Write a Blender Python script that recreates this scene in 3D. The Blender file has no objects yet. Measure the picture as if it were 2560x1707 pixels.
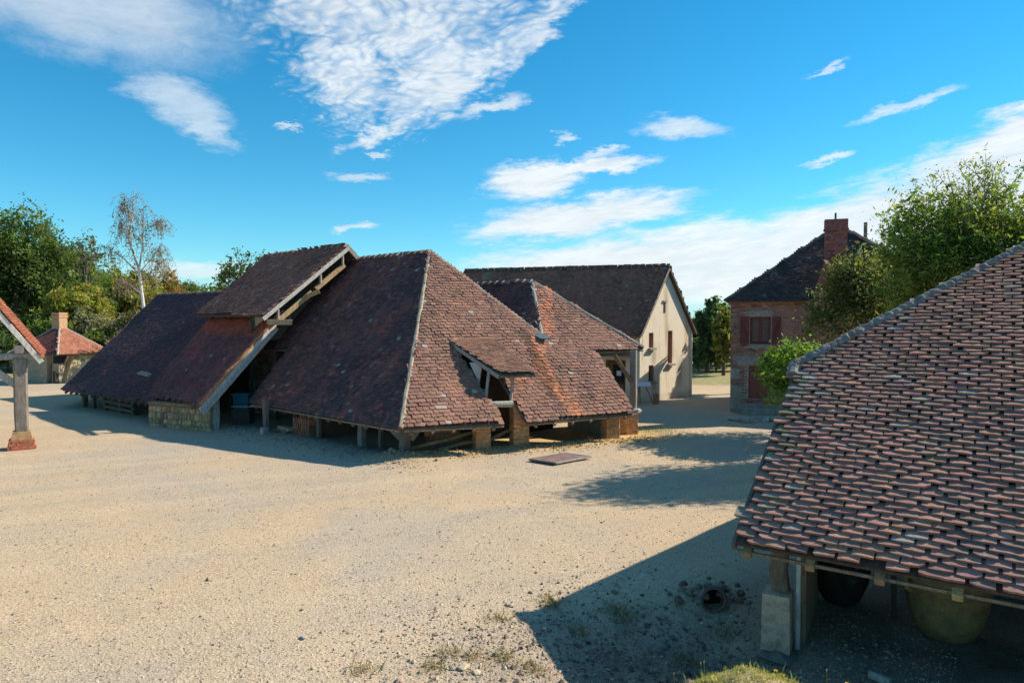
import bpy, math, random
import numpy as np
from mathutils import Matrix, Vector

rng = np.random.default_rng(7)
random.seed(7)
scene = bpy.context.scene
col = scene.collection

# ------------------------------------------------------------------ camera, sky, sun, exposure
cam = bpy.data.objects.new('camera', bpy.data.cameras.new('camera'))
col.objects.link(cam)
cam.location = (0, 0, 4.0)
cam.rotation_euler = (math.radians(90 - 1.972), 0, 0)
cam.data.lens = 24.0
cam.data.sensor_width = 36.0
cam.data.clip_end = 3000
scene.camera = cam

SUNK = (1.30, 0.45, 1.0)                      # towards the sun
SUN_EL = math.atan2(1.0, math.hypot(SUNK[0], SUNK[1]))
SUN_AZ = math.atan2(SUNK[0], SUNK[1])         # clockwise from +Y
sl = bpy.data.lights.new('sun', 'SUN')
sl.energy = 5.0
sl.angle = math.radians(0.55)
sl.color = (1.0, 0.90, 0.77)
so = bpy.data.objects.new('sun', sl)
col.objects.link(so)
so.rotation_euler = Vector(SUNK).to_track_quat('Z', 'Y').to_euler()

scene.view_settings.view_transform = 'Standard'
scene.view_settings.look = 'None'
scene.view_settings.exposure = 0.46
scene.view_settings.gamma = 1.0
scene.view_settings.use_curve_mapping = False
scene.cycles.max_bounces = 6
scene.cycles.transparent_max_bounces = 8

world = bpy.data.worlds.new('World')
scene.world = world
world.use_nodes = True
world.cycles.sampling_method = 'MANUAL'
world.cycles.sample_map_resolution = 512


class NT:
    """short hand for building node trees"""
    def __init__(self, tree):
        self.t = tree
        self.n = tree.nodes
        self.l = tree.links

    def node(self, typ, ins=None, **attrs):
        nd = self.n.new(typ)
        for k, v in attrs.items():
            setattr(nd, k, v)
        for k, v in (ins or {}).items():
            if isinstance(v, bpy.types.NodeSocket):
                self.l.new(v, nd.inputs[k])
            else:
                nd.inputs[k].default_value = v
        return nd

    def math(self, op, a, b=None, c=None, clamp=False):
        ins = {0: a}
        if b is not None:
            ins[1] = b
        if c is not None:
            ins[2] = c
        return self.node('ShaderNodeMath', ins, operation=op, use_clamp=clamp).outputs[0]

    def ramp(self, x, a, b, lo=0.0, hi=1.0, smooth=True):
        nd = self.node('ShaderNodeMapRange', {'Value': x, 'From Min': a, 'From Max': b, 'To Min': lo, 'To Max': hi},
                       interpolation_type='SMOOTHSTEP' if smooth else 'LINEAR')
        return nd.outputs['Result']

    def mix(self, f, a, b, blend='MIX'):
        nd = self.n.new('ShaderNodeMix')
        nd.data_type = 'RGBA'
        nd.blend_type = blend
        for idx, v in ((0, f), (6, a), (7, b)):
            if isinstance(v, bpy.types.NodeSocket):
                self.l.new(v, nd.inputs[idx])
            else:
                nd.inputs[idx].default_value = v if idx == 0 else (tuple(v) + (1.0,))[:4]
        return nd.outputs[2]

    def noise(self, vec, scale, detail=4.0, rough=0.55, dist=0.0, out=0):
        ins = {'Scale': scale, 'Detail': detail, 'Roughness': rough, 'Distortion': dist}
        if vec is not None:
            ins['Vector'] = vec
        return self.node('ShaderNodeTexNoise', ins).outputs[out]


def build_sky():
    t = NT(world.node_tree)
    for nd in list(t.n):
        t.n.remove(nd)
    sky = t.node('ShaderNodeTexSky', sky_type='NISHITA', sun_disc=False)
    sky.sun_elevation = SUN_EL
    sky.sun_rotation = SUN_AZ
    sky.air_density = 1.0
    sky.dust_density = 0.0
    sky.ozone_density = 3.0
    hs = t.node('ShaderNodeHueSaturation', {'Hue': 0.480, 'Saturation': 1.34, 'Value': 1.15, 'Color': sky.outputs[0]})
    skyc = t.mix(1.0, hs.outputs[0], (0.60, 0.985, 1.10), 'MULTIPLY')
    # direction -> azimuth / elevation in degrees
    g = t.node('ShaderNodeTexCoord')
    sep = t.node('ShaderNodeSeparateXYZ', {0: g.outputs['Generated']})
    x, y, z = sep.outputs
    az0 = t.math('MULTIPLY', t.math('ARCTAN2', x, y), 57.2958)
    el0 = t.math('MULTIPLY', t.math('ARCSINE', z), 57.2958)

    def vec(a, b, c=0.0):
        return t.node('ShaderNodeCombineXYZ', {0: a, 1: b, 2: c}).outputs[0]

    # ragged outlines: every cloud is measured in coordinates bent by noise
    def bend(sa, se, ka, ke, off):
        n = t.noise(vec(t.math('MULTIPLY', az0, sa), t.math('MULTIPLY', el0, se), off), 1.0, 8.0, 0.68, 0.0, 1)
        q = t.node('ShaderNodeSeparateXYZ', {0: n}).outputs
        return (t.math('ADD', az0, t.math('MULTIPLY', t.math('SUBTRACT', q[0], 0.5), ka)),
                t.math('ADD', el0, t.math('MULTIPLY', t.math('SUBTRACT', q[1], 0.5), ke)))
    azb, elb = bend(0.22, 0.55, 7.0, 3.4, 3.0)
    # cloud grain on a flat layer overhead
    zz = t.math('ADD', t.math('MAXIMUM', z, 0.0), 0.10)
    px, py = t.math('DIVIDE', x, zz), t.math('DIVIDE', y, zz)
    P = vec(px, py)
    rot = t.node('ShaderNodeVectorRotate', {'Vector': P, 'Angle': math.radians(-38)}, rotation_type='Z_AXIS').outputs[0]
    strv = t.node('ShaderNodeMapping', {'Vector': rot, 'Scale': (1.0, 0.6, 1.0)}).outputs[0]
    warp = t.noise(P, 2.4, 3.0, 0.55, out=1)
    wv = t.node('ShaderNodeVectorMath', {0: strv, 1: t.node('ShaderNodeVectorMath', {0: warp, 3: 0.30}, operation='SCALE').outputs[0]}, operation='ADD').outputs[0]
    big = t.noise(wv, 2.6, 5.0, 0.58)
    fine = t.noise(wv, 17.0, 6.0, 0.68)
    puff = t.node('ShaderNodeTexVoronoi', {'Vector': wv, 'Scale': 36.0, 'Randomness': 1.0, 'Smoothness': 0.6}, feature='SMOOTH_F1').outputs[0]
    tilt = t.math('SUBTRACT', el0, t.math('MULTIPLY', az0, 0.12))
    streak = t.noise(vec(t.math('MULTIPLY', az0, 0.085), t.math('MULTIPLY', tilt, 0.62), 0.0), 1.0, 7.0, 0.64, 0.6)
    ripple = t.noise(vec(t.math('MULTIPLY', az0, 0.35), t.math('MULTIPLY', tilt, 1.7), 5.0), 1.0, 5.0, 0.6, 0.8)

    def blob(a0, e0, ra, re, rot_deg):
        dx = t.math('SUBTRACT', azb, a0)
        dy = t.math('SUBTRACT', elb, e0)
        c, s = math.cos(math.radians(rot_deg)), math.sin(math.radians(rot_deg))
        u = t.math('DIVIDE', t.math('ADD', t.math('MULTIPLY', dx, c), t.math('MULTIPLY', dy, s)), ra)
        v = t.math('DIVIDE', t.math('SUBTRACT', t.math('MULTIPLY', dy, c), t.math('MULTIPLY', dx, s)), re)
        d = t.math('SQRT', t.math('ADD', t.math('MULTIPLY', u, u), t.math('MULTIPLY', v, v)))
        return t.ramp(d, 1.35, 0.25)

    def union(bl):
        m = bl[0]
        for b in bl[1:]:
            m = t.math('MAXIMUM', m, b)
        return m

    def cover(m, n, amp, lo, hi, mx):
        return t.math('MULTIPLY', t.ramp(t.math('MULTIPLY_ADD', t.math('SUBTRACT', n, 0.5), t.math('MULTIPLY', amp, t.ramp(m, 0.0, 0.25)), m), lo, hi), mx)
    # high rippled cloud
    high = union([blob(-9, 24, 13, 6.0, 4), blob(-13.5, 19.2, 5.0, 4.6, -20), blob(-6.5, 18.6, 6.5, 3.4, 28), blob(-2.5, 19.8, 9.0, 1.7, 40),
                  blob(2.2, 22.6, 7.0, 1.3, 44), blob(-10.2, 14.9, 4.6, 0.9, 26), blob(0, 38, 24, 11, 10)])
    n_h = t.math('SUBTRACT', t.math('ADD', t.math('MULTIPLY', fine, 0.75), t.math('MULTIPLY', big, 0.80)), t.math('MULTIPLY', t.math('SUBTRACT', puff, 0.30), 0.42))
    a_h = cover(high, t.math('SUBTRACT', n_h, 0.25), 1.45, 0.08, 1.25, 0.90)
    # thin veils
    veil = union([blob(-33, 21.5, 13, 4.4, -6), blob(-25.5, 15.6, 4.2, 2.1, -18), blob(-23.8, 14.2, 2.6, 1.3, -35), blob(-34, 36, 16, 8, 20)])
    a_v = cover(veil, t.math('MULTIPLY_ADD', fine, 0.35, t.math('MULTIPLY', big, 0.65)), 1.2, 0.15, 1.25, 0.62)
    # small wisps
    lens = union([blob(-1.6, 17.0, 3.6, 0.75, 20), blob(14.0, 14.9, 5.2, 1.1, -9), blob(24.6, 18.0, 1.7, 0.35, 16),
                  blob(-12.4, 11.2, 3.6, 0.62, 1), blob(-12.9, 7.2, 1.8, .38, 3), blob(-24.5, 3.6, 6.0, 1.0, 2), blob(29.5, 14.9, 4.0, .62, 12),
                  blob(-10.6, 12.9, 1.2, .3, 0), blob(4.6, 14.6, 1.0, .45, 0), blob(24.8, 12.0, 2.0, .4, 10), blob(-18, 14.8, 1.2, .28, 0), blob(8.0, 13.4, 2.2, .4, 4),
                  blob(-55, 12, 9, 2.0, 5), blob(58, 14, 8, 1.5, 8)])
    a_l = cover(lens, streak, 1.7, 0.18, 1.35, 0.82)
    # low bank rising to the south-east
    bank = union([blob(27, 6.2, 27, 3.9, 15), blob(10, 4.2, 20, 3.3, 7), blob(37, 11.6, 11, 2.6, 20), blob(1.8, 11.2, 4.2, 1.9, 10),
                  blob(6.0, 8.4, 10.5, 1.7, 7), blob(5, 12.4, 7, .7, 4), blob(60, 11, 26, 4.5, 6), blob(-70, 6, 18, 2.8, 0)])
    a_b = cover(bank, t.math('MULTIPLY_ADD', ripple, 0.4, t.math('MULTIPLY', streak, 0.62)), 2.0, 0.10, 0.98, 0.95)
    # loose cloud over the rest of the sky, behind and overhead
    rest = t.math('MAXIMUM', t.ramp(t.math('ABSOLUTE', az0), 60, 95), t.ramp(el0, 38, 60))
    a_r = t.math('MULTIPLY', t.math('MULTIPLY', rest, t.ramp(t.math('ADD', t.math('MULTIPLY', big, 0.7), t.math('MULTIPLY', fine, 0.3)), 0.52, 0.70)), 0.75)
    up = t.ramp(el0, 0.0, 2.2)
    inv = t.math('MULTIPLY', t.math('SUBTRACT', 1.0, a_h), t.math('SUBTRACT', 1.0, a_v))
    for a in (a_l, a_b, a_r):
        inv = t.math('MULTIPLY', inv, t.math('SUBTRACT', 1.0, a))
    alpha = t.math('MULTIPLY', t.math('SUBTRACT', 1.0, inv), up)
    shade = t.math('MULTIPLY_ADD', t.math('ADD', ripple, streak), 0.34, 0.64)
    cc = t.node('ShaderNodeVectorMath', {0: CLOUD, 3: shade}, operation='SCALE').outputs[0]
    skyc = t.mix(t.ramp(el0, 6.0, -1.0, 0.0, 0.85), skyc, (3.6, 6.6, 7.6))
    c = t.mix(alpha, skyc, cc)
    bg = t.node('ShaderNodeBackground', {'Color': c, 'Strength': 0.092})
    out = t.node('ShaderNodeOutputWorld')
    t.l.new(bg.outputs[0], out.inputs[0])


CLOUD = (7.0, 7.5, 7.8)
build_sky()

# ------------------------------------------------------------------ materials
def new_mat(name):
    m = bpy.data.materials.new(name)
    m.use_nodes = True
    t = NT(m.node_tree)
    for nd in list(t.n):
        t.n.remove(nd)
    bs = t.node('ShaderNodeBsdfPrincipled')
    bs.inputs['Roughness'].default_value = 0.9
    bs.inputs['Specular IOR Level'].default_value = 0.25
    out = t.node('ShaderNodeOutputMaterial')
    t.l.new(bs.outputs[0], out.inputs[0])
    return m, t, bs, out


def tint_of(t):
    return t.node('ShaderNodeAttribute', attribute_name='tint').outputs['Color']


def bump(t, bs, h, strength=0.5, dist=0.02):
    b = t.node('ShaderNodeBump', {'Height': h, 'Strength': strength, 'Distance': dist})
    t.l.new(b.outputs[0], bs.inputs['Normal'])


def pos(t):
    return t.node('ShaderNodeNewGeometry').outputs['Position']


def mat_tile():
    m, t, bs, o = new_mat('clay_tile')
    p = pos(t)
    c = tint_of(t)
    n1 = t.noise(p, 9.0, 5, 0.65)
    n2 = t.noise(p, 38.0, 4, 0.7)
    c = t.mix(0.75, c, t.mix(n1, (0.45, 0.42, 0.42), (1.5, 1.45, 1.4)), 'MULTIPLY')
    c = t.mix(t.math('MULTIPLY', t.ramp(n2, 0.55, 0.72), 0.5), c, (0.05, 0.042, 0.038))
    lich = t.noise(p, 5.5, 5, 0.75)
    lf = t.math('MULTIPLY', t.ramp(lich, 0.60, 0.66), t.ramp(n2, 0.44, 0.58))
    c = t.mix(t.math('MULTIPLY', lf, 0.75), c, (0.34, 0.33, 0.27))
    mo = t.noise(p, 2.6, 4, 0.8)
    mf = t.math('MULTIPLY', t.ramp(mo, 0.63, 0.70), t.ramp(n2, 0.45, 0.6))
    c = t.mix(t.math('MULTIPLY', mf, 0.5), c, (0.10, 0.095, 0.035))
    t.l.new(c, bs.inputs['Base Color'])
    bs.inputs['Roughness'].default_value = 0.82
    bump(t, bs, t.math('ADD', n1, n2), 0.6, 0.006)
    return m


def mat_tinted(name, scale=12.0, lo=0.7, hi=1.25, rough=0.9, b=0.4, bd=0.01, stretch=None, stain=None):
    m, t, bs, o = new_mat(name)
    p = pos(t)
    if stretch:
        p = t.node('ShaderNodeMapping', {'Vector': p, 'Scale': stretch}).outputs[0]
    n1 = t.noise(p, scale, 5, 0.65)
    n2 = t.noise(p, scale * 5, 3, 0.6)
    f = t.math('ADD', t.math('MULTIPLY', n1, 0.65), t.math('MULTIPLY', n2, 0.35))
    c = t.mix(1.0, tint_of(t), t.mix(t.ramp(f, 0.3, 0.7), (lo, lo, lo), (hi, hi, hi)), 'MULTIPLY')
    if stain:
        s = t.noise(pos(t), stain[0], 5, 0.7)
        c = t.mix(t.math('MULTIPLY', t.ramp(s, stain[1], stain[1] + 0.12), stain[2]), c, stain[3])
    t.l.new(c, bs.inputs['Base Color'])
    bs.inputs['Roughness'].default_value = rough
    bump(t, bs, f, b, bd)
    return m


def mat_leaf():
    m, t, bs, o = new_mat('leaf')
    c = tint_of(t)
    bs.inputs['Roughness'].default_value = 0.6
    bs.inputs['Specular IOR Level'].default_value = 0.3
    t.l.new(c, bs.inputs['Base Color'])
    tr = t.node('ShaderNodeBsdfTranslucent')
    t.l.new(t.mix(1.0, c, (1.5, 1.6, 0.7), 'MULTIPLY'), tr.inputs['Color'])
    mx = t.node('ShaderNodeMixShader', {0: 0.46, 1: bs.outputs[0], 2: tr.outputs[0]})
    t.l.new(mx.outputs[0], o.inputs[0])
    return m


def mat_ground():
    m, t, bs, o = new_mat('yard_ground')
    p = pos(t)
    w = t.node('ShaderNodeAttribute', attribute_name='tint').outputs['Color']
    sp = t.node('ShaderNodeSeparateColor', {0: w})
    grass, ochre, earth = sp.outputs[0], sp.outputs[1], sp.outputs[2]
    big = t.noise(p, 0.16, 4, 0.6, 0.6)
    mid = t.noise(p, 1.1, 5, 0.65)
    fine = t.noise(p, 22.0, 5, 0.75)
    grain = t.node('ShaderNodeTexVoronoi', {'Vector': p, 'Scale': 30.0})
    gcol = t.node('ShaderNodeSeparateColor', {0: grain.outputs['Color']})
    grain2 = t.node('ShaderNodeTexVoronoi', {'Vector': p, 'Scale': 75.0})
    g2 = t.node('ShaderNodeSeparateColor', {0: grain2.outputs['Color']})
    c = t.mix(t.ramp(big, 0.35, 0.65), (0.535, 0.405, 0.255), (0.485, 0.39, 0.275))
    grey = t.math('MULTIPLY', t.ramp(t.math('ADD', big, t.math('MULTIPLY', mid, 0.5)), 0.70, 0.90), 0.75)
    c = t.mix(grey, c, (0.42, 0.37, 0.295))
    c = t.mix(t.ramp(mid, 0.3, 0.75, 0.0, 0.30), c, (0.60, 0.40, 0.24))
    # faint wheel tracks sweeping through the yard
    tv = t.node('ShaderNodeVectorRotate', {'Vector': p, 'Angle': math.radians(-24)}, rotation_type='Z_AXIS').outputs[0]
    tv = t.node('ShaderNodeMapping', {'Vector': tv, 'Scale': (0.07, 0.95, 1.0)}).outputs[0]
    trk = t.noise(tv, 1.0, 4, .55, .5)
    c = t.mix(t.ramp(trk, 0.52, 0.66, 0.0, 0.40), c, (0.60, 0.46, 0.30))
    c = t.mix(t.ramp(trk, 0.46, 0.34, 0.0, 0.38), c, (0.40, 0.33, 0.25))
    c = t.mix(ochre, c, t.mix(mid, (0.60, 0.385, 0.15), (0.70, 0.48, 0.22)))
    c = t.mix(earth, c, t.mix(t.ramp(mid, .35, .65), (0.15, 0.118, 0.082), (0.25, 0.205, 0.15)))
    gv = t.math('MULTIPLY', t.ramp(t.noise(p, 0.55, 3, .6), 0.38, 0.62, 0.35, 1.0), t.math('SUBTRACT', 1.0, t.math('MULTIPLY', ochre, 0.6)))
    sw = t.ramp(gcol.outputs[0], 0.0, 1.0, 0.80, 1.18, False)
    c = t.mix(t.math('MULTIPLY', gv, 0.85), c, t.mix(1.0, c, t.node('ShaderNodeCombineXYZ', {0: sw, 1: sw, 2: sw}).outputs[0], 'MULTIPLY'))
    s2 = t.ramp(g2.outputs[1], 0.0, 1.0, 0.7, 1.28, False)
    c = t.mix(0.8, c, t.mix(1.0, c, t.node('ShaderNodeCombineXYZ', {0: s2, 1: s2, 2: s2}).outputs[0], 'MULTIPLY'))
    dark = t.math('MULTIPLY', t.ramp(fine, 0.60, 0.74), 0.28)
    c = t.mix(dark, c, (0.17, 0.14, 0.11))
    gr = t.mix(t.ramp(t.noise(p, 3.0, 4, .7), 0.3, 0.7), (0.20, 0.21, 0.07), (0.32, 0.30, 0.12))
    gr = t.mix(t.ramp(t.noise(p, 2.2, 5, .7), 0.40, 0.62), gr, t.mix(t.noise(p, 40.0, 3, .7), (0.30, 0.22, 0.10), (0.52, 0.42, 0.24)))
    c = t.mix(grass, c, gr)
    t.l.new(c, bs.inputs['Base Color'])
    bs.inputs['Roughness'].default_value = 0.95
    bs.inputs['Specular IOR Level'].default_value = 0.1
    h = t.math('ADD', t.math('MULTIPLY', grain.outputs['Distance'], 0.8), t.math('ADD', t.math('MULTIPLY', fine, 0.8), t.math('MULTIPLY', grain2.outputs['Distance'], 0.3)))
    bump(t, bs, h, 0.55, 0.018)
    return m


def mat_plaster():
    m, t, bs, o = new_mat('lime_plaster')
    p = pos(t)
    n1 = t.noise(p, 0.9, 5, 0.65)
    n2 = t.noise(p, 14, 5, 0.6)
    st = t.node('ShaderNodeMapping', {'Vector': p, 'Scale': (2.2, 2.2, 0.28)}).outputs[0]
    n3 = t.noise(st, 1.0, 5, 0.7)
    c = t.mix(n1, (0.80, 0.68, 0.48), (0.90, 0.80, 0.62))
    c = t.mix(t.math('MULTIPLY', t.ramp(n3, 0.52, 0.70), 0.65), c, (0.52, 0.35, 0.20))
    sp = t.node('ShaderNodeSeparateXYZ', {0: p})
    low = t.ramp(t.math('ADD', sp.outputs[2], t.math('MULTIPLY', n1, 0.8)), 0.9, 0.35)
    c = t.mix(t.math('MULTIPLY', low, 0.5), c, (0.40, 0.35, 0.27))
    c = t.mix(t.math('MULTIPLY', t.ramp(t.noise(p, 2.4, 6, .72), 0.52, 0.68), 0.28), c, (0.52, 0.42, 0.30))
    # black drip stains under the sills
    for sx, sy, sz, ww, hh, sc in ((6.83, 32.83, 2.2, 0.35, 0.8, 0), (6.86, 32.86, 0.75, 0.3, 0.6, 0), (7.75, 33.7, 2.6, 0.26, 1.4, 0), (8.45, 34.3, 1.3, 0.4, 1.0, 0), (7.55, 33.5, 4.7, 0.30, 1.6, 1), (7.6, 33.55, 3.2, 0.22, 1.0, 1), (6.15, 32.2, 2.6, .12, .9, 1)):
        d = t.node('ShaderNodeVectorMath', {0: p, 1: (sx, sy, sz)}, operation='SUBTRACT').outputs[0]
        d = t.node('ShaderNodeVectorMath', {0: d, 1: (1 / ww, 1 / ww, 1 / hh)}, operation='MULTIPLY').outputs[0]
        L = t.node('ShaderNodeVectorMath', {0: d}, operation='LENGTH').outputs['Value']
        f = t.math('MULTIPLY', t.ramp(t.math('ADD', L, t.math('MULTIPLY', n3, 0.9)), 1.5, 0.5), 0.6)
        c = t.mix(f, c, (0.45, 0.27, 0.14) if sc else (0.25, 0.22, 0.19))
    t.l.new(c, bs.inputs['Base Color'])
    bump(t, bs, t.math('ADD', n2, n1), 0.35, 0.02)
    return m


MT = {
    'tile': mat_tile(),
    'mortar': mat_tinted('lime_mortar', 7, 0.6, 1.25, 0.95, 0.7, 0.02, None, (9.0, 0.55, 0.55, (0.10, 0.095, 0.085))),
    'wood': mat_tinted('weathered_wood', 6, 0.55, 1.3, 0.85, 0.5, 0.01, (3.0, 3.0, 0.7)),
    'brick': mat_tinted('fired_brick', 11, 0.6, 1.3, 0.92, 0.6, 0.006, None, (3.0, 0.56, 0.35, (0.30, 0.26, 0.21))),
    'stone': mat_tinted('rubble_stone', 7, 0.6, 1.3, 0.95, 0.7, 0.02, None, (5.0, 0.55, 0.4, (0.12, 0.11, 0.09))),
    'plain': mat_tinted('painted_surface', 8, 0.8, 1.15, 0.7, 0.2, 0.004),
    'metal': mat_tinted('rusty_metal', 8, 0.6, 1.3, 0.6, 0.3, 0.004),
    'bark': mat_tinted('bark', 9, 0.6, 1.3, 0.95, 0.8, 0.03, (2, 2, 0.6)),
    'leaf': mat_leaf(),
    'ground': mat_ground(),
    'plaster': mat_plaster(),
}
gm, gt, gb, go = new_mat('window_glass')
gb.inputs['Base Color'].default_value = (0.03, 0.035, 0.03, 1)
gb.inputs['Roughness'].default_value = 0.08
gb.inputs['Specular IOR Level'].default_value = 0.5
MT['glass'] = gm

# ------------------------------------------------------------------ helpers
V3 = lambda *a: np.array(a, float)


def unit(v):
    v = np.asarray(v, float)
    return v / np.linalg.norm(v)


class MB:
    """collects shapes for ONE mesh object"""
    def __init__(self):
        self.v, self.f, self.c, self.n = [], [], [], 0

    def add(self, verts, faces, tint=(1, 1, 1)):
        verts = np.asarray(verts, float)
        self.v.append(verts)
        k = self.n
        self.f.extend([tuple(int(i) + k for i in f) for f in faces])
        tt = np.asarray(tint, float)
        self.c.append(np.broadcast_to(tt, (len(verts), 3)) if tt.ndim == 1 else tt)
        self.n += len(verts)
        return self

    def box(self, c, hx, hy, hz, tint=(1, 1, 1), taper=1.0, cut=0.0):
        """c centre, hx hy hz half vectors; taper narrows the +hz end"""
        c, hx, hy, hz = (np.asarray(q, float) for q in (c, hx, hy, hz))
        vs = []
        for sz, k in ((-1, 1.0), (1, taper)):
            for sx, sy in ((-1, -1), (1, -1), (1, 1), (-1, 1)):
                vs.append(c + hx * sx * k + hy * sy * k + hz * sz)
        fs = [(3, 2, 1, 0), (4, 5, 6, 7), (0, 1, 5, 4), (1, 2, 6, 5), (2, 3, 7, 6), (3, 0, 4, 7)]
        if np.dot(np.cross(hx, hy), hz) < 0:
            fs = [f[::-1] for f in fs]
        return self.add(vs, fs, tint)

    def beam(self, a, b, w, h, tint=(1, 1, 1), up=(0, 0, 1), wob=0.0):
        a, b = np.asarray(a, float), np.asarray(b, float)
        d = unit(b - a)
        upv = np.asarray(up, float)
        if abs(np.dot(d, upv)) > 0.97:
            upv = V3(0.4, 0.9, 0)
        s = unit(np.cross(d, upv))
        u = np.cross(s, d)
        n = 4 if wob else 1
        vs, fs = [], []
        for i in range(n + 1):
            p = a + (b - a) * i / n + (s * rng.normal(0, wob) + u * rng.normal(0, wob) if wob else 0)
            k = 1 + (rng.normal(0, 0.06) if wob else 0)
            ch = min(w, h) * 0.12
            for x, y in ((-w / 2 + ch, -h / 2), (w / 2 - ch, -h / 2), (w / 2, -h / 2 + ch), (w / 2, h / 2 - ch), (w / 2 - ch, h / 2), (-w / 2 + ch, h / 2), (-w / 2, h / 2 - ch), (-w / 2, -h / 2 + ch)):
                vs.append(p + s * x * k + u * y * k)
        for i in range(n):
            for j in range(8):
                k = i * 8
                fs.append((k + j, k + (j + 1) % 8, k + 8 + (j + 1) % 8, k + 8 + j))
        fs.append(tuple(range(7, -1, -1)))
        fs.append(tuple(range(n * 8, n * 8 + 8)))
        return self.add(vs, fs, tint)

    def prism(self, poly, vec, tint=(1, 1, 1)):
        poly = [np.asarray(p, float) for p in poly]
        n = len(poly)
        vec = np.asarray(vec, float)
        nrm = sum(np.cross(poly[i], poly[(i + 1) % n]) for i in range(n))
        if np.dot(nrm, vec) > 0:
            poly = poly[::-1]
        vs = poly + [p + vec for p in poly]
        fs = [tuple(range(n)), tuple(range(2 * n - 1, n - 1, -1))]
        fs += [(i, i + n, (i + 1) % n + n, (i + 1) % n) for i in range(n)]
        return self.add(vs, fs, tint)

    def tube(self, pts, rad, tint=(1, 1, 1), n=7, cap=True):
        pts = [np.asarray(p, float) for p in pts]
        vs, fs = [], []
        ref = V3(0.31, 0.17, 0.93)
        for i, p in enumerate(pts):
            d = unit(pts[min(i + 1, len(pts) - 1)] - pts[max(i - 1, 0)])
            if abs(np.dot(d, ref)) > 0.95:
                ref = V3(0.9, 0.3, 0.1)
            s = unit(np.cross(d, ref))
            u = np.cross(s, d)
            r = rad[i] if hasattr(rad, '__len__') else rad
            for k in range(n):
                a = 2 * math.pi * k / n
                vs.append(p + (s * math.cos(a) + u * math.sin(a)) * r)
        for i in range(len(pts) - 1):
            for k in range(n):
                fs.append((i * n + k, i * n + (k + 1) % n, (i + 1) * n + (k + 1) % n, (i + 1) * n + k))
        if cap:
            fs.append(tuple(range(n - 1, -1, -1)))
            fs.append(tuple(range((len(pts) - 1) * n, len(pts) * n)))
        return self.add(vs, fs, tint)

    def lathe(self, c, prof, n=20, tint=(1, 1, 1)):
        vs, fs = [], []
        for r, z in prof:
            for k in range(n):
                a = 2 * math.pi * k / n
                vs.append((c[0] + r * math.cos(a), c[1] + r * math.sin(a), c[2] + z))
        for i in range(len(prof) - 1):
            for k in range(n):
                fs.append((i * n + k, i * n + (k + 1) % n, (i + 1) * n + (k + 1) % n, (i + 1) * n + k))
        return self.add(vs, fs, tint)

    def rock(self, c, r, tint=(1, 1, 1), flat=0.7):
        """faceted irregular stone"""
        c = np.asarray(c, float)
        g = (1 + 5 ** .5) / 2
        vs = np.array([(-1, g, 0), (1, g, 0), (-1, -g, 0), (1, -g, 0), (0, -1, g), (0, 1, g), (0, -1, -g), (0, 1, -g), (g, 0, -1), (g, 0, 1), (-g, 0, -1), (-g, 0, 1)]) / 1.9
        fs = [(0, 11, 5), (0, 5, 1), (0, 1, 7), (0, 7, 10), (0, 10, 11), (1, 5, 9), (5, 11, 4), (11, 10, 2), (10, 7, 6), (7, 1, 8), (3, 9, 4), (3, 4, 2), (3, 2, 6), (3, 6, 8), (3, 8, 9), (4, 9, 5), (2, 4, 11), (6, 2, 10), (8, 6, 7), (9, 8, 1)]
        rr = np.asarray(r, float) * np.ones(3)
        a = rng.uniform(0, 6.28)
        R = np.array([[math.cos(a), -math.sin(a), 0], [math.sin(a), math.cos(a), 0], [0, 0, 1]])
        vs = (vs * rng.uniform(0.75, 1.2, (12, 1)) * rr * V3(1, 1, flat)) @ R.T
        return self.add(vs + c, fs, tint)

    def build(self, name, mat, parent=None, smooth=False, kind=None):
        me = bpy.data.meshes.new(name)
        v = np.concatenate(self.v)
        off = V3(0, 0, 0)
        if parent is not None:
            q = parent
            while q is not None:
                off = off + np.array(q.location)
                q = q.parent
        me.from_pydata((v - off).tolist(), [], self.f)
        at = me.color_attributes.new('tint', 'FLOAT_COLOR', 'POINT')
        c4 = np.ones((len(v), 4), np.float32)
        c4[:, :3] = np.concatenate(self.c)
        at.data.foreach_set('color', c4.ravel())
        if smooth:
            me.polygons.foreach_set('use_smooth', np.ones(len(me.polygons), bool))
        me.materials.append(MT[mat] if isinstance(mat, str) else mat)
        o = bpy.data.objects.new(name, me)
        col.objects.link(o)
        if parent is not None:
            o.parent = parent
        if kind:
            o['kind'] = kind
        return o


def tag(o, label, cat, group=None):
    o['label'] = label
    o['category'] = cat
    if group:
        o['group'] = group
    return o


def thing(name, loc, label, cat, group=None):
    o = bpy.data.objects.new(name, None)
    o.empty_display_size = 0.3
    o.location = tuple(float(q) for q in loc)
    col.objects.link(o)
    return tag(o, label, cat, group)


def var(c, s=0.12, n=1):
    c = np.asarray(c, float)
    k = 1 + rng.normal(0, s, (n, 1)) + rng.normal(0, s * 0.35, (n, 3))
    r = np.clip(c * k, 0.004, 1)
    return r[0] if n == 1 else r


def inside(poly, x, y):
    r = np.zeros(x.shape, bool)
    n = len(poly)
    for i in range(n):
        x0, y0 = poly[i]
        x1, y1 = poly[(i + 1) % n]
        if y0 == y1:
            continue
        k = ((y0 > y) != (y1 > y)) & (x < (x1 - x0) * (y - y0) / (y1 - y0) + x0)
        r ^= k
    return r


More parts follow.
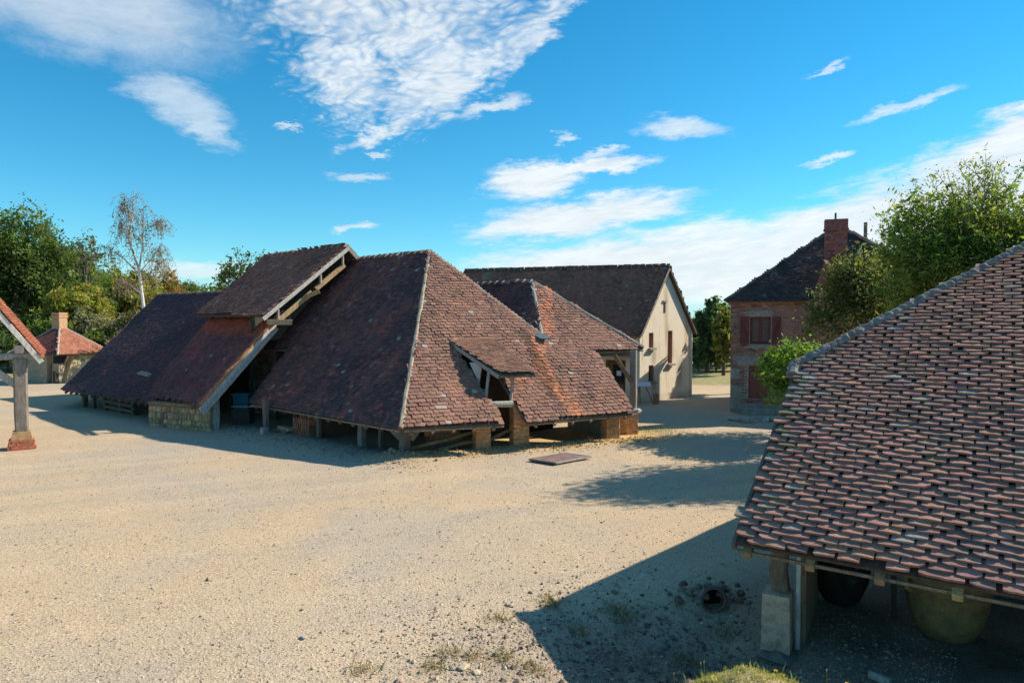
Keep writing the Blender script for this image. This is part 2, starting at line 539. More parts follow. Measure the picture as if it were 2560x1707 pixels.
def value_noise(x, y, s, seed):
    r = np.random.default_rng(seed)
    tab = r.random((64, 64))
    u, v = x / s, y / s
    i, j = np.floor(u).astype(int), np.floor(v).astype(int)
    a, b = u - i, v - j
    a, b = a * a * (3 - 2 * a), b * b * (3 - 2 * b)
    g = lambda p, q: tab[p % 64, q % 64]
    return (g(i, j) * (1 - a) + g(i + 1, j) * a) * (1 - b) + (g(i, j + 1) * (1 - a) + g(i + 1, j + 1) * a) * b


# tile colours: ordinary, dark, red, pale (lichen), each with a share
PAL_SHADE = (((0.092, 0.056, 0.056), .34), ((0.155, 0.075, 0.068), .36), ((0.25, 0.088, 0.072), .20), ((0.30, 0.28, 0.26), .03), ((0.23, 0.15, 0.125), .07))  # for slopes facing away from the sun; their shade darkens the tint
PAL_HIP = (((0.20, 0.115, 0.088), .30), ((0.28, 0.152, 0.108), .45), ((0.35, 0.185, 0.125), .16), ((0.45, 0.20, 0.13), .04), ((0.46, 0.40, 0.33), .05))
PAL_NEAR = (((0.27, 0.165, 0.135), .26), ((0.36, 0.195, 0.150), .42), ((0.44, 0.230, 0.165), .17), ((0.33, 0.265, 0.22), .11), ((0.42, 0.39, 0.35), .04))
PAL_RED = (((0.36, 0.12, 0.06), .55), ((0.26, 0.09, 0.05), .3), ((0.44, 0.18, 0.09), .15))


def tile_mesh_data(w, e, th, ns, r, sk=1.0):
    """one clay tile in its own frame: x along the eave, y up the slope, z out of the roof; butt at y = 0"""
    L = e * 2.15
    xs = np.linspace(-w / 2, w / 2, ns + 1)
    yb = r.normal(0, e * 0.05, ns + 1) * 0.6
    yb[0] += abs(r.normal(0, e * .09))
    yb[-1] += abs(r.normal(0, e * .09))
    if r.random() < .22:
        yb[0 if r.random() < .5 else -1] += e * r.uniform(.18, .45)
    cam_ = 0.22 * th * (1 - (2 * xs / w) ** 2) + r.normal(0, th * 0.06, ns + 1)
    top = np.stack([xs, yb, th * 2.0 + cam_], 1)
    bot = np.stack([xs, yb + 0.002, th * 0.88 + cam_], 1)
    upp = np.stack([xs, np.full(ns + 1, L), np.full(ns + 1, th * 0.05)], 1)
    n = ns + 1
    vs = np.concatenate([top, bot, upp])
    fs = []
    for i in range(ns):
        fs.append((i, i + 1, 2 * n + i + 1, 2 * n + i))
        fs.append((n + i, n + i + 1, i + 1, i))
    fs.append((n, 0, 2 * n))
    fs.append((ns, n + ns, 2 * n + ns))
    return vs, fs


def tile_face(root, poly, sdir, pal, w, e, th, ns=2, n_single=0, holes=(), lift=0.0, gap=0.004, seed=1, jit=1.0, view=V3(0, 0, 4), patch=None, wide=False):
    """lays tiles on a roof plane: poly (3D), sdir along the eave. The n_single tiles nearest the yard are objects, the rest one part"""
    poly = [np.asarray(p, float) for p in poly]
    r = np.random.default_rng(seed)
    sdir = unit(sdir)
    nrm = sum(np.cross(poly[i], poly[(i + 1) % len(poly)]) for i in range(len(poly)))
    nrm = unit(nrm)
    if nrm[2] < 0:
        nrm = -nrm
    sdir = unit(sdir - nrm * np.dot(sdir, nrm))
    tdir = np.cross(nrm, sdir)
    if tdir[2] < 0:
        sdir = -sdir
        tdir = np.cross(nrm, sdir)
    o = poly[int(np.argmin([p @ tdir for p in poly]))]
    p2 = [((p - o) @ sdir, (p - o) @ tdir) for p in poly]
    h2 = [[((np.asarray(p) - o) @ sdir, (np.asarray(p) - o) @ tdir) for p in h] for h in holes]
    smin, smax = min(p[0] for p in p2), max(p[0] for p in p2)
    tmax = max(p[1] for p in p2)
    S, T = [], []
    for j in range(int(tmax / e) + 2):
        tt = j * e - min(.05, e * .45)
        ss = np.arange(smin - w, smax + w, w) + (w / 2 if j % 2 else 0)
        S.append(ss + r.normal(0, 0.012 * jit, len(ss)) * w / .18)
        T.append(np.full(len(ss), tt) + r.normal(0, e * 0.05 * jit, len(ss)))
    S, T = np.concatenate(S), np.concatenate(T)
    tc = T + e * 0.5
    ok = inside(p2, S, tc)
    for h in h2:
        ok &= ~inside(h, S, tc)
    S, T = S[ok], T[ok]
    n = len(S)
    shares = np.cumsum([q[1] for q in pal])
    cols = np.array([q[0] for q in pal])
    pn = 0.40 * value_noise(S + 100, T + 100, 1.5, seed) + 0.30 * value_noise(S + 50, T + 50, 0.5, seed + 3) + 0.30 * value_noise(S + 70, (T + 60) * .22, 0.35, seed + 5)
    u = np.clip(0.42 * r.random(n) + 1.25 * (pn - 0.32), 0, 0.9999)
    u = np.where(r.random(n) < 0.84, u, r.random(n))
    idx = np.searchsorted(shares / shares[-1], u)
    idx = np.clip(idx, 0, len(cols) - 1)
    tint = cols[idx] * (1 + r.normal(0, 0.10, (n, 1))) * (1 + r.normal(0, 0.035, (n, 3)))
    if patch is not None:
        P3 = o + S[:, None] * sdir + T[:, None] * tdir
        tint = patch(P3, tint, r)
    tint = np.clip(tint, 0.008, 0.8)
    sag = 0.055 * value_noise(S + 200, T + 200, 1.7, seed + 8) + 0.02 * value_noise(S + 200, T + 200, 0.6, seed + 9)
    W = o + S[:, None] * sdir + T[:, None] * tdir + nrm * (lift + sag[:, None])
    order = np.argsort(np.linalg.norm(W - view, axis=1))
    single = order[:n_single]
    rest = order[n_single:]
    NV = 14
    shapes = [tile_mesh_data(w - gap, e, th, ns, r) for _ in range(NV)]
    yaw = r.normal(0, 0.022 * jit, n)
    tl = np.abs(r.normal(0, 0.10 * jit, n)) * th
    pit = r.normal(0.0, 0.022 * jit, n)
    # ordinary part
    if len(rest):
        nv = len(shapes[0][0])
        sh = np.stack([s[0] for s in shapes])
        pick = r.integers(0, NV, len(rest))
        q = sh[pick]
        cy, sy = np.cos(yaw[rest])[:, None], np.sin(yaw[rest])[:, None]
        X = q[:, :, 0] * cy - q[:, :, 1] * sy
        Y = q[:, :, 0] * sy + q[:, :, 1] * cy
        Z = q[:, :, 2] + tl[rest][:, None] + (q[:, :, 1] - e) * -pit[rest][:, None]
        vw = W[rest][:, None, :] + X[..., None] * sdir + Y[..., None] * tdir + Z[..., None] * nrm
        b = MB()
        f0 = shapes[0][1]
        b.v = [vw.reshape(-1, 3)]
        b.c = [np.repeat(tint[rest], nv, axis=0)]
        b.f = [tuple(i + k * nv for i in f) for k in range(len(rest)) for f in f0]
        b.n = len(vw) * nv
        b.build('tiling', 'tile', root, kind='stuff')
    if n_single:
        from_t = tint[single]
        # a few meshes share the colours of the singled-out tiles
        lib = []
        for k in range(26):
            c = from_t[r.integers(0, len(from_t))]
            b = MB()
            s = shapes[k % NV]
            b.add(s[0], s[1], c)
            me_o = b.build('tile', 'tile')
            lib.append((c, me_o.data))
            bpy.data.objects.remove(me_o)
        LC = np.array([q[0] for q in lib])
        rl = np.array(root.location)
        for i in single:
            k = int(np.argmin(((LC - tint[i]) ** 2).sum(1) + r.random(len(LC)) * 0.0006))
            ob = bpy.data.objects.new('tile', lib[k][1])
            col.objects.link(ob)
            ob.parent = root
            cy, sy = math.cos(yaw[i]), math.sin(yaw[i])
            X = sdir * cy + tdir * sy
            Y = -sdir * sy + tdir * cy
            Y2 = unit(Y - nrm * pit[i])
            Z2 = np.cross(X, Y2)
            p = W[i] + nrm * (tl[i] + e * pit[i]) - rl
            ob.matrix_basis = Matrix(((X[0], Y2[0], Z2[0], p[0]), (X[1], Y2[1], Z2[1], p[1]), (X[2], Y2[2], Z2[2], p[2]), (0, 0, 0, 1)))
    return nrm


def deck(root, poly, th=0.07, tint=(0.12, 0.095, 0.07), name='roof_deck'):
    poly = [np.asarray(p, float) for p in poly]
    nrm = unit(sum(np.cross(poly[i], poly[(i + 1) % len(poly)]) for i in range(len(poly))))
    if nrm[2] < 0:
        nrm = -nrm
    return MB().prism([p - nrm * 0.004 for p in poly], -nrm * th, tint).build(name, 'wood', root)


def cap_line(root, a, b, w=0.2, h=0.1, tint=(0.36, 0.33, 0.28), name='hip_cap', rough=0.012, seg=0.28):
    """mortared hip: a rough rounded strip along the edge"""
    a, b = np.asarray(a, float), np.asarray(b, float)
    L = np.linalg.norm(b - a)
    n = max(3, int(L / seg))
    d = unit(b - a)
    s = unit(np.cross(d, V3(0, 0, 1)))
    u = np.cross(s, d)
    vs, cs, fs = [], [], []
    prof = [(-1, -0.55), (-0.8, 0.35), (-0.35, 0.9), (0.35, 0.9), (0.8, 0.35), (1, -0.55)]
    for i in range(n + 1):
        p = a + (b - a) * i / n
        k = 1 + rng.normal(0, 0.10)
        jx, jz = rng.normal(0, rough), rng.normal(0, rough)
        for x, z in prof:
            vs.append(p + u * .035 + s * (x * w / 2 * k + jx) + u * (z * h + jz + rng.normal(0, rough * .5)))
            cs.append(var(tint, 0.12))
    m = len(prof)
    for i in range(n):
        for k in range(m - 1):
            fs.append((i * m + k, (i + 1) * m + k, (i + 1) * m + k + 1, i * m + k + 1))
    fs.append(tuple(range(m)))
    fs.append(tuple(range((n + 1) * m - 1, n * m - 1, -1)))
    return MB().add(vs, fs, np.array(cs)).build(name, 'mortar', root)


def ridge_row(root, a, b, n, r=0.13, tint=(0.19, 0.10, 0.075), mort=(0.42, 0.37, 0.31)):
    """half-round ridge tiles lapped in a row, each with its roll of mortar"""
    a, b = np.asarray(a, float), np.asarray(b, float)
    d = unit(b - a)
    s = unit(np.cross(d, V3(0, 0, 1)))
    for i in range(n):
        p, q = a + (b - a) * (i - 0.08) / n, a + (b - a) * (i + 1) / n
        m = MB()
        vs, fs = [], []
        dz = rng.normal(0, 0.012)
        for (c, rr) in ((p, r * 1.14), (p + (q - p) * .18, r * 1.16), (p + (q - p) * .2, r * 1.0), (q, r * 0.94)):
            for k in range(7):
                an = math.pi * k / 6
                vs.append(c + s * math.cos(an) * rr * 1.05 + V3(0, 0, math.sin(an) * rr * 0.95 - 0.015 + dz))
        for j in range(3):
            for k in range(6):
                fs.append((j * 7 + k, j * 7 + k + 1, (j + 1) * 7 + k + 1, (j + 1) * 7 + k))
        fs.append(tuple(range(6, -1, -1)))
        fs.append(tuple(range(21, 28)))
        t0 = var(tint, 0.2)
        cs = np.array([var(mort, .15)] * 14 + [t0] * 14)
        m.add(vs, fs, cs)
        m.build('ridge_tile', 'mortar', root)


BRICKS = {}


def brick_lib(key, c, size):
    """shared brick meshes: x along, y out of the wall, z up"""
    if key in BRICKS:
        return BRICKS[key]
    lib = []
    for k in range(12):
        m = MB()
        hx, hy, hz = size[0] / 2, size[1] / 2, size[2] / 2
        b = 0.006
        vs = []
        for y, q in ((-hy, 0), (hy - b, 0), (hy, b)):
            for x, z in ((-hx + q, -hz + q), (hx - q, -hz + q), (hx - q, hz - q), (-hx + q, hz - q)):
                vs.append((x + rng.normal(0, .0015), y, z + rng.normal(0, .0015)))
        fs = [(8, 11, 10, 9)]
        for j in (0, 4):
            for i in range(4):
                fs.append((j + i, j + 4 + i, j + 4 + (i + 1) % 4, j + (i + 1) % 4))
        fs = [f[::-1] for f in fs]
        fs[0] = (11, 10, 9, 8)[::-1]
        fs[0] = (8, 9, 10, 11)
        m.add(vs, fs, var(c, 0.13))
        ob = m.build('brick', 'brick')
        lib.append(ob.data)
        bpy.data.objects.remove(ob)
    BRICKS[key] = lib
    return lib


def lay_bricks(part, o, sdir, out, L, Hh, bl, bh, c, key, skip=None, single=0, proud=0.012, joint=0.010, z0=0.0, root_off=None, pref=None):
    """brick courses on one upright wall face; o is the lower left corner of the face"""
    sdir, out, o = unit(sdir), unit(out), np.asarray(o, float)
    up = V3(0, 0, 1)
    flip = np.dot(np.cross(sdir, out), up) < 0
    nrow = int((Hh + joint) / (bh + joint))
    bh = (Hh + joint) / nrow - joint
    items = []
    for j in range(nrow):
        z = j * (bh + joint) + bh / 2
        x = -(bl + joint) / 2 * (j % 2)
        while x < L - 0.02:
            a, b = max(x, 0), min(x + bl, L)
            if b - a > 0.035 and not (skip and skip((a + b) / 2, z, (b - a) / 2)):
                items.append((a, b, z))
            x += bl + joint
    off = V3(0, 0, 0)
    q = part
    while q is not None:
        off = off + np.array(q.location)
        q = q.parent
    if pref:
        items.sort(key=pref)
    else:
        random.Random(3).shuffle(items)
    lib = brick_lib(key, c, (bl, 0.06, bh))
    for a, b, z in items[:single]:
        ob = bpy.data.objects.new('brick', random.choice(lib))
        col.objects.link(ob)
        ob.parent = part
        k = (b - a) / bl
        p = o + sdir * (a + b) / 2 + up * z + out * (proud - 0.03 + rng.normal(0, 0.0025)) - off
        X = sdir * k * (-1 if flip else 1)
        ob.matrix_basis = Matrix(((X[0], out[0], 0, p[0]), (X[1], out[1], 0, p[1]), (X[2], out[2], 1, p[2]), (0, 0, 0, 1)))
    if items[single:]:
        m = MB()
        for a, b, z in items[single:]:
            cc = o + sdir * (a + b) / 2 + up * z + out * (proud - 0.03 + rng.normal(0, 0.0025))
            m.box(cc, sdir * (b - a) / 2, out * 0.03, up * bh / 2, var(c, 0.22))
        m.build('brickwork', 'brick', part, kind='stuff')


def stone_wall(root, o, sdir, out, L, Hh, sw, sh, c, name='stone', skip=None, proud=0.03, n_single=300, vert=False):
    """uneven stones set into a wall face, each an object"""
    sdir, out, o = unit(sdir), unit(out), np.asarray(o, float)
    up = V3(0, 0, 1)
    z, k = 0.0, 0
    rest = MB()
    while z < Hh - 0.04:
        h = min(sh * rng.uniform(0.75, 1.3), Hh - z)
        x = rng.uniform(-sw * .5, 0)
        while x < L:
            w = sw * rng.uniform(0.6, 1.5)
            a, b = max(x, 0), min(x + w, L)
            if b - a > 0.06 and not (skip and skip((a + b) / 2, z + h / 2)):
                cc = o + sdir * (a + b) / 2 + up * (z + h / 2) + out * (proud - 0.06 + rng.normal(0, 0.012))
                hx, hz = (b - a) / 2 - 0.012, h / 2 - 0.012
                vs = []
                for y, q in ((-0.06, 1.0), (0.03, 1.0), (0.062, 0.72)):
                    for sx, sz in ((-1, -1), (0, -1.08), (1, -1), (1.06, 0), (1, 1), (0, 1.06), (-1, 1), (-1.05, 0)):
                        vs.append(cc + sdir * (sx * hx * q + rng.normal(0, .012)) + up * (sz * hz * q + rng.normal(0, .010)) + out * (y + rng.normal(0, .006)))
                fs = []
                for j in (0, 8):
                    for i in range(8):
                        fs.append((j + i, j + (i + 1) % 8, j + 8 + (i + 1) % 8, j + 8 + i))
                fs.append(tuple(range(16, 24)))
                if np.dot(np.cross(sdir, up), out) < 0:
                    fs = [f[::-1] for f in fs]
                t = var(c, 0.2)
                if k < n_single:
                    MB().add(vs, fs, t).build(name, 'stone', root)
                else:
                    rest.add(vs, fs, t)
                k += 1
            x += w
        z += h
    if rest.n:
        rest.build('rubble_stonework', 'stone', root, kind='stuff')


# ------------------------------------------------------------------ ground
def ground_h(x, y):
    g = 0.03 * (value_noise(x + 300, y + 300, 2.3, 5) - .5) + 0.02 * (value_noise(x + 300, y + 300, 0.7, 6) - .5)
    # worn ditch beside the near shed
    d = np.exp(-(((x - 2.0) / 1.5) ** 2 + ((y - 8.2) / 1.35) ** 2) ** 1.4)
    g = g - 0.42 * d + d * 0.12 * (value_noise(x + 20, y + 20, 0.33, 9) - .5)
    g = g - 0.13 * np.exp(-(((x - 5.0) / 3.0) ** 2 + ((y - 8.8) / 1.6) ** 2))
    # grassy hump near the viewer
    m = np.exp(-(((x - 2.05) / 1.30) ** 2 + ((y - 5.95) / 0.75) ** 2))
    g = g + 0.84 * m + m * 0.10 * (value_noise(x + 20, y + 20, 0.38, 11) - .5) + m * .05 * (value_noise(x + 20, y + 20, 0.13, 12) - .5)
    # bank of clay along the front of the long shed
    for (ax, ay), (bx, by), amp, wid in (((-3.3, 19.2), (4.1, 22.2), 0.10, 0.55), ((-3.3, 19.2), (-9.5, 24.6), 0.08, 0.7)):
        L = math.hypot(bx - ax, by - ay)
        ux, uy = (bx - ax) / L, (by - ay) / L
        s = np.clip(((x - ax) * ux + (y - ay) * uy), 0, L)
        dd = np.hypot(x - ax - s * ux, y - ay - s * uy)
        g = g + amp * np.exp(-(dd / wid) ** 2) * (0.5 + value_noise(x + 9, y + 9, 0.8, 4))
    # courtyard rises a little into the wood on the west side
    g = g + 0.0
    return g


def build_ground():
    def axis(parts):
        out = []
        for a, b, n in parts:
            out.append(np.linspace(a, b, n, endpoint=False))
        return np.concatenate(out)
    xs = axis(((-900, -160, 10), (-160, -40, 24), (-40, -14, 80), (-14, -1.5, 90), (-1.5, 6.5, 150), (6.5, 16, 60), (16, 40, 50), (40, 160, 24), (160, 901, 11)))
    ys = axis(((-400, -30, 8), (-30, 3, 22), (3, 5, 14), (5, 11, 120), (11, 18, 80), (18, 26, 110), (26, 50, 110), (50, 160, 40), (160, 1501, 14)))
    X, Y = np.meshgrid(xs, ys)
    Z = ground_h(X.ravel(), Y.ravel())
    x, y = X.ravel(), Y.ravel()
    nx, ny = len(xs), len(ys)
    idx = np.arange(nx * ny).reshape(ny, nx)
    F = np.stack([idx[:-1, :-1], idx[:-1, 1:], idx[1:, 1:], idx[1:, :-1]], -1).reshape(-1, 4)
    m = MB()
    grass = np.zeros(len(x))
    nz = value_noise(x + 500, y + 500, 1.5, 21)
    nz2 = value_noise(x + 500, y + 500, 0.35, 22)
    # hump near the viewer
    grass = np.maximum(grass, np.clip((np.exp(-(((x - 2.15) / 1.5) ** 2 + ((y - 5.95) / 0.9) ** 2)) - .25) * 2.2, 0, 1) * (0.35 + 0.65 * nz2))
    # lawn behind the houses, verge below the wood
    lawn = np.clip((y - 39.5 - 1.0 * nz) / 1.2, 0, 1) * np.clip((x - 4) / 3, 0, 1)
    verge = np.clip((y - (44.5 + 0.1 * (x + 30)) - 2 * nz) / 1.5, 0, 1) * np.clip((2 - x) / 4, 0, 1)
    far = np.clip((np.hypot(x, y) - 75) / 15, 0, 1)
    grass = np.maximum.reduce([grass, lawn, verge, far])
    # weeds by the pier at the south corner
    grass = np.maximum(grass, np.exp(-(((x - 5.0) / .8) ** 2 + ((y - 24.0) / 1.0) ** 2)) * 0.7 * nz2)
    # clay bank under the hip eave
    def seg(ax, ay, bx, by):
        L = math.hypot(bx - ax, by - ay)
        ux, uy = (bx - ax) / L, (by - ay) / L
        s = np.clip(((x - ax) * ux + (y - ay) * uy), 0, L)
        return np.hypot(x - ax - s * ux, y - ay - s * uy)
    ochre = np.clip(1.35 - seg(-3.2, 19.6, 4.4, 22.8) / (0.62 + 0.5 * nz), 0, 1)
    ochre = np.maximum(ochre, np.clip(1.3 - seg(-1.0, 22.5, 3.5, 24.0) / 1.4, 0, 1) * .8)
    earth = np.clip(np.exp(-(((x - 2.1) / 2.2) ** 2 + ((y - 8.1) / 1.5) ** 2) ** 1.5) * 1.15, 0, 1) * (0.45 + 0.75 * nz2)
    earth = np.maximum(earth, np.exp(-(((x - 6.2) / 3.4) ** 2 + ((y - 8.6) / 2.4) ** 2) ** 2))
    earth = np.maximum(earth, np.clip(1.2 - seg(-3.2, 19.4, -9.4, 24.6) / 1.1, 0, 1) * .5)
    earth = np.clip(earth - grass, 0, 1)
    m.add(np.stack([x, y, Z], 1), [], np.stack([grass, ochre, earth], 1))
    m.f = [tuple(q) for q in F.tolist()]
    o = m.build('ground', 'ground', None, True)
    o['kind'] = 'structure'
    return o


build_ground()


def gz(x, y):
    return float(ground_h(np.array([float(x)]), np.array([float(y)]))[0])


# ------------------------------------------------------------------ the long tile shed (hip-roofed) with its south wing
K, E1, R = V3(-3.06, 18.67, .95), V3(-9.41, 24.45, .95), V3(3.91, 21.86, .95)
P, RL = V3(-2.99, 25.0, 6.38), V3(-7.44, 29.03, 6.36)
E2, E3 = V3(-8.41, 25.78, 2.85), V3(-9.85, 27.03, 2.79)
G, P2, V1, V2 = V3(.95, 23.35, 3.40), V3(.75, 25.49, 5.33), V3(2.85, 23.58, 2.86), V3(4.72, 24.50, 2.91)
HA, HB, HC, HD, HE = V3(-.24, 19.91, .90), V3(-1.97, 21.79, 3.21), V3(-1.08, 22.21, 3.22), V3(-.39, 21.27, 2.14), V3(.44, 20.21, .89)
MN, HN = V3(-.51, -.56, .66), V3(.29, -.63, .73)
ez = V3(0, 0, 1)
e1 = unit(E1 - K)          # along the long eave, going away to the west
eh = unit(R - K)           # along the hip eave, going away to the east
RID = RL - P
GREY = (0.17, 0.145, 0.12)
PALE = (0.34, 0.31, 0.27)
NEWW = (0.42, 0.25, 0.12)
DARKW = (0.07, 0.055, 0.043)


def hip_patch(P3, tint, r):
    # streak of newer orange tiles and dark streaks running down the slope
    s = (P3 - K) @ eh
    a = np.exp(-((s - 5.35 - 0.25 * np.sin(P3[:, 2] * 2.1)) / 0.26) ** 2) * (P3[:, 2] < 3.3) * (r.random(len(s)) < 0.85)
    t2 = np.array((0.44, 0.19, 0.10)) * (1 + r.normal(0, .15, (len(s), 1)))
    tint = np.where((a > 0.35)[:, None], t2, tint)
    b = np.exp(-((s - 5.0) / 0.22) ** 2) * (P3[:, 2] < 3.6) * (P3[:, 2] > 1.4)
    tint = np.where((b > 0.5)[:, None], tint * 0.6, tint)
    c = np.exp(-((P3[:, 0] - 1.25) / 0.20) ** 2) * (P3[:, 2] > 3.2)
    return np.where(((c > 0.35) & (r.random(len(s)) < .75))[:, None], np.array((0.47, 0.19, 0.11)) * (1 + r.normal(0, .12, (len(s), 1))), tint)


shed = thing('tile_shed', (-1.0, 22.0, 0), 'large tiled open shed with steep hipped roof, low eaves and a flap dormer', 'shed')
long_poly = [K, E1, E2, E3, RL, P]
hip_poly = [K, HA, HB, HC, HE, R, V1, V2, P2, G, P]
tile_face(shed, long_poly, e1, PAL_SHADE, 0.18, 0.125, 0.019, 2, 90, seed=11, view=V3(-4, 10, 1), gap=0.012)
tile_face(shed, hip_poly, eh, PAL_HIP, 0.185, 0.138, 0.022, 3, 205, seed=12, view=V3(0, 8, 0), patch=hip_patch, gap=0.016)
P2b, Gb, V2b = P2 + RID, G + RID, V2 + RID
tile_face(shed, [P2, G, Gb, P2b], RID, PAL_SHADE, 0.17, 0.112, 0.016, 2, 5, seed=13)
for poly in ([K, E1, E2, E3, RL, P], [P2, G, Gb, P2b], [P, G, Gb, RL], [P2, V2, V2b, P2b]):
    deck(shed, poly)
deck(shed, [K, HA, HB, P])
deck(shed, [HB, HC, G, P])
deck(shed, [HC, HE, R, V1, V2, P2, G])
cap_line(shed, K + V3(0, -.02, .02), P, 0.15, 0.06, (0.40, 0.335, 0.25), rough=.006)
cap_line(shed, G, P, 0.15, 0.06, (0.36, 0.31, 0.24), rough=.006)
cap_line(shed, G + V3(.05, 0, 0), P2, 0.14, 0.055, (0.36, 0.33, 0.28), rough=.006)
cap_line(shed, V2, P2, 0.16, 0.06, (0.37, 0.31, 0.24), rough=.006)
ridge_row(shed, P, RL, 17)
ridge_row(shed, P2, P2b, 17)
MB().prism([G + V3(-.28, -.10, .03), G + V3(.22, -.02, .03), G + V3(.34, -.34, -.12), G + V3(.02, -.40, -.12)], V3(0, -.01, .035), (0.12, 0.16, 0.20)).build('lead_gutter', 'metal', shed)
# eave boards and rafter ends
for a, c in ((K + e1 * .1, E1), (K + eh * .1, HA), (HE, R), (E2, E3), (V1, V2)):
    MB().beam(a + V3(0, .06, -.085), c + V3(0, .06, -.085), 0.045, 0.05, (.30, .24, .17)).build('eave_batten', 'wood', shed)
for a, c, n in ((K, E1, 13), (K, HA, 5), (HE, R, 6)):
    for i in range(n):
        q = a + (c - a) * (i + .5) / n
        rl_ = min(1.6, .18 + .75 * np.linalg.norm(q - K))
        inn = unit(np.cross(ez, c - a))
        if inn[1] < 0:
            inn = -inn
        up = unit(inn * .70 + ez * .66)
        MB().beam(q + up * .02 + V3(0, 0, -.17), q + up * rl_ + V3(0, 0, -.17), 0.085, 0.10, var((.24, .19, .14), .2), wob=.004).build('rafter_end', 'wood', shed)
# posts of the long side
inM = unit(np.cross(e1, ez))
if inM[1] < 0:
    inM = -inM


def post(root, base, top, w, tint, rot=None, name='post', wob=.006):
    d = unit(V3(*rot, 0)) if rot is not None else V3(0.9, .4, 0)
    return MB().beam(base, top, w, w, tint, up=d, wob=wob).build(name, 'wood', root)


MAIN_POSTS = (((-8.39, 23.2), .17, 1.25), ((-6.35, 22.35), .15, 1.3), ((-4.6, 20.85), .22, 1.25), ((-4.0, 20.7), .12, 1.2), ((-3.12, 19.72), .26, 1.2))
for (x, y), w, h in MAIN_POSTS:
    post(shed, (x, y, gz(x, y) - .1), (x + rng.normal(0, .02), y, h), w, var((.20, .17, .14), .15), e1[:2])
MB().beam((-4.05, 20.55, 1.12), (-3.15, 19.85, .42), .10, .22, (.27, .235, .20), wob=.004).build('brace', 'wood', shed)
MB().beam((-2.95, 19.8, .45), (-2.55, 20.0, 1.02), .10, .16, (.27, .235, .20)).build('brace', 'wood', shed)
MB().box((-8.42, 23.1, .12), e1 * .12, inM * .12, ez * .16, (.38, .36, .33), .85).build('footing_stone', 'stone', shed)
f = MB()
f.rock((-3.15, 19.55, .02), (.42, .30, .2), (.34, .27, .19), .8)
f.build('footing_stone', 'stone', shed)
MB().rock((-2.85, 19.42, .06), (.30, .16, .12), (.50, .34, .16), .8).build('footing_stone', 'stone', shed)
# dark back walls added deep inside so no daylight shows through
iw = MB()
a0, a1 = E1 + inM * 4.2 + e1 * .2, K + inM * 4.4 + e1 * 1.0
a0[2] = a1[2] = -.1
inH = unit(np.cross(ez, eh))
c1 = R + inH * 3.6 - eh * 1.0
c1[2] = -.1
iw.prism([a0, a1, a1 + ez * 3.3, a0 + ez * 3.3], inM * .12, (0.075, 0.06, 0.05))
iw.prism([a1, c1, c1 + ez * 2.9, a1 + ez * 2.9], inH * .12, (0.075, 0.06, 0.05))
iw.build('plank_screen', 'wood', shed)
w2 = MB()
q0, q1 = R + inH * .6 - eh * .35, R + inH * 3.7 - eh * .35
q0[2] = q1[2] = -.1
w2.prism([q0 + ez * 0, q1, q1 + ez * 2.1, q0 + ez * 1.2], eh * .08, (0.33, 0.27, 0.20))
w2.build('plank_screen', 'wood', shed)

# brick piers under the hip eave
PX = unit(V3(.95, .31, 0))
PY = unit(V3(.31, -.95, 0))
BR = (0.56, 0.31, 0.145)


def pier(root, x, y, h, w=.46, d=.46, z0=None):
    z0 = gz(x, y) - .06 if z0 is None else z0
    c = V3(x, y, z0)
    core = MB().box(c + ez * (h - z0) / 2, PX * (w / 2 - .012), PY * (d / 2 - .012), ez * (h - z0) / 2, (0.48, 0.36, 0.22)).build('pier', 'mortar', root)
    for s, o_, L in ((PX, PY, w), (-PY, PX, d), (PY, -PX, d)):
        c0 = c + o_ * ((d if s is PX else w) / 2 - .012) - s * L / 2
        lay_bricks(core, c0, s, o_, L, h - z0, .21, .055, BR, 'pier', single=400)
    return core


pier(shed, -.92, 20.5, .98)
pier(shed, .22, 20.95, 1.40, .50, .46)
pier(shed, 3.22, 22.3, 1.02)
pier(shed, 4.05, 23.55, .72, .42, .55)
MB().rock((4.35, 23.6, .80), (.22, .2, .14), (.45, .42, .36)).build('footing_stone', 'stone', shed)
# wing corner post with brace, beam
MB().beam((4.28, 23.98, .75), (4.28, 24.03, 2.86), .22, .22, (.26, .23, .20), wob=.004).build('post', 'wood', shed)
MB().beam((4.2, 23.96, 1.75), (3.55, 23.66, 2.72), .13, .15, (.24, .155, .09), up=(0, 1, 0)).build('brace', 'wood', shed)
MB().beam(V1 + V3(-.3, .12, -.14), V2 + V3(-.35, -.02, -.14), .16, .14, (.16, .12, .09)).build('wall_plate', 'wood', shed)

# flap dormer over the loading slot
dorm_bl, dorm_br = V3(-.37, 20.55, 2.25), V3(.72, 20.93, 2.26)
dorm_tr = HC + eh * .55 + V3(0, 0, .0)
flap = [HB + V3(-.03, -.02, .02), dorm_bl, dorm_br, dorm_tr]
fd = MB()
tile_face(shed, flap, eh, (((0.30, 0.165, 0.11), .5), ((0.22, 0.125, 0.09), .35), ((0.36, 0.27, 0.19), .15)), 0.15, 0.075, 0.016, 2, 0, seed=15, lift=.05)
deck(shed, [q + V3(0, 0, .035) for q in flap], .05, GREY, 'dormer_deck')
MB().beam(HB + V3(-.03, -.03, .0), dorm_bl + V3(-.03, 0, -.03), .05, .12, (.34, .30, .26)).build('verge_board', 'wood', shed)
MB().beam(dorm_bl + V3(-.02, -.02, -.03), dorm_br + V3(0, -.02, -.03), .05, .07, (.16, .14, .09), wob=.006).build('eave_batten', 'wood', shed)
MB().beam((-.05, 20.57, 1.38), (.03, 20.75, 2.24), .085, .085, (.33, .27, .20), wob=.008).build('post', 'wood', shed)
MB().beam((-.80, 20.38, 1.40), (-.70, 20.75, 2.36), .075, .10, (.33, .31, .27), wob=.006).build('post', 'wood', shed)
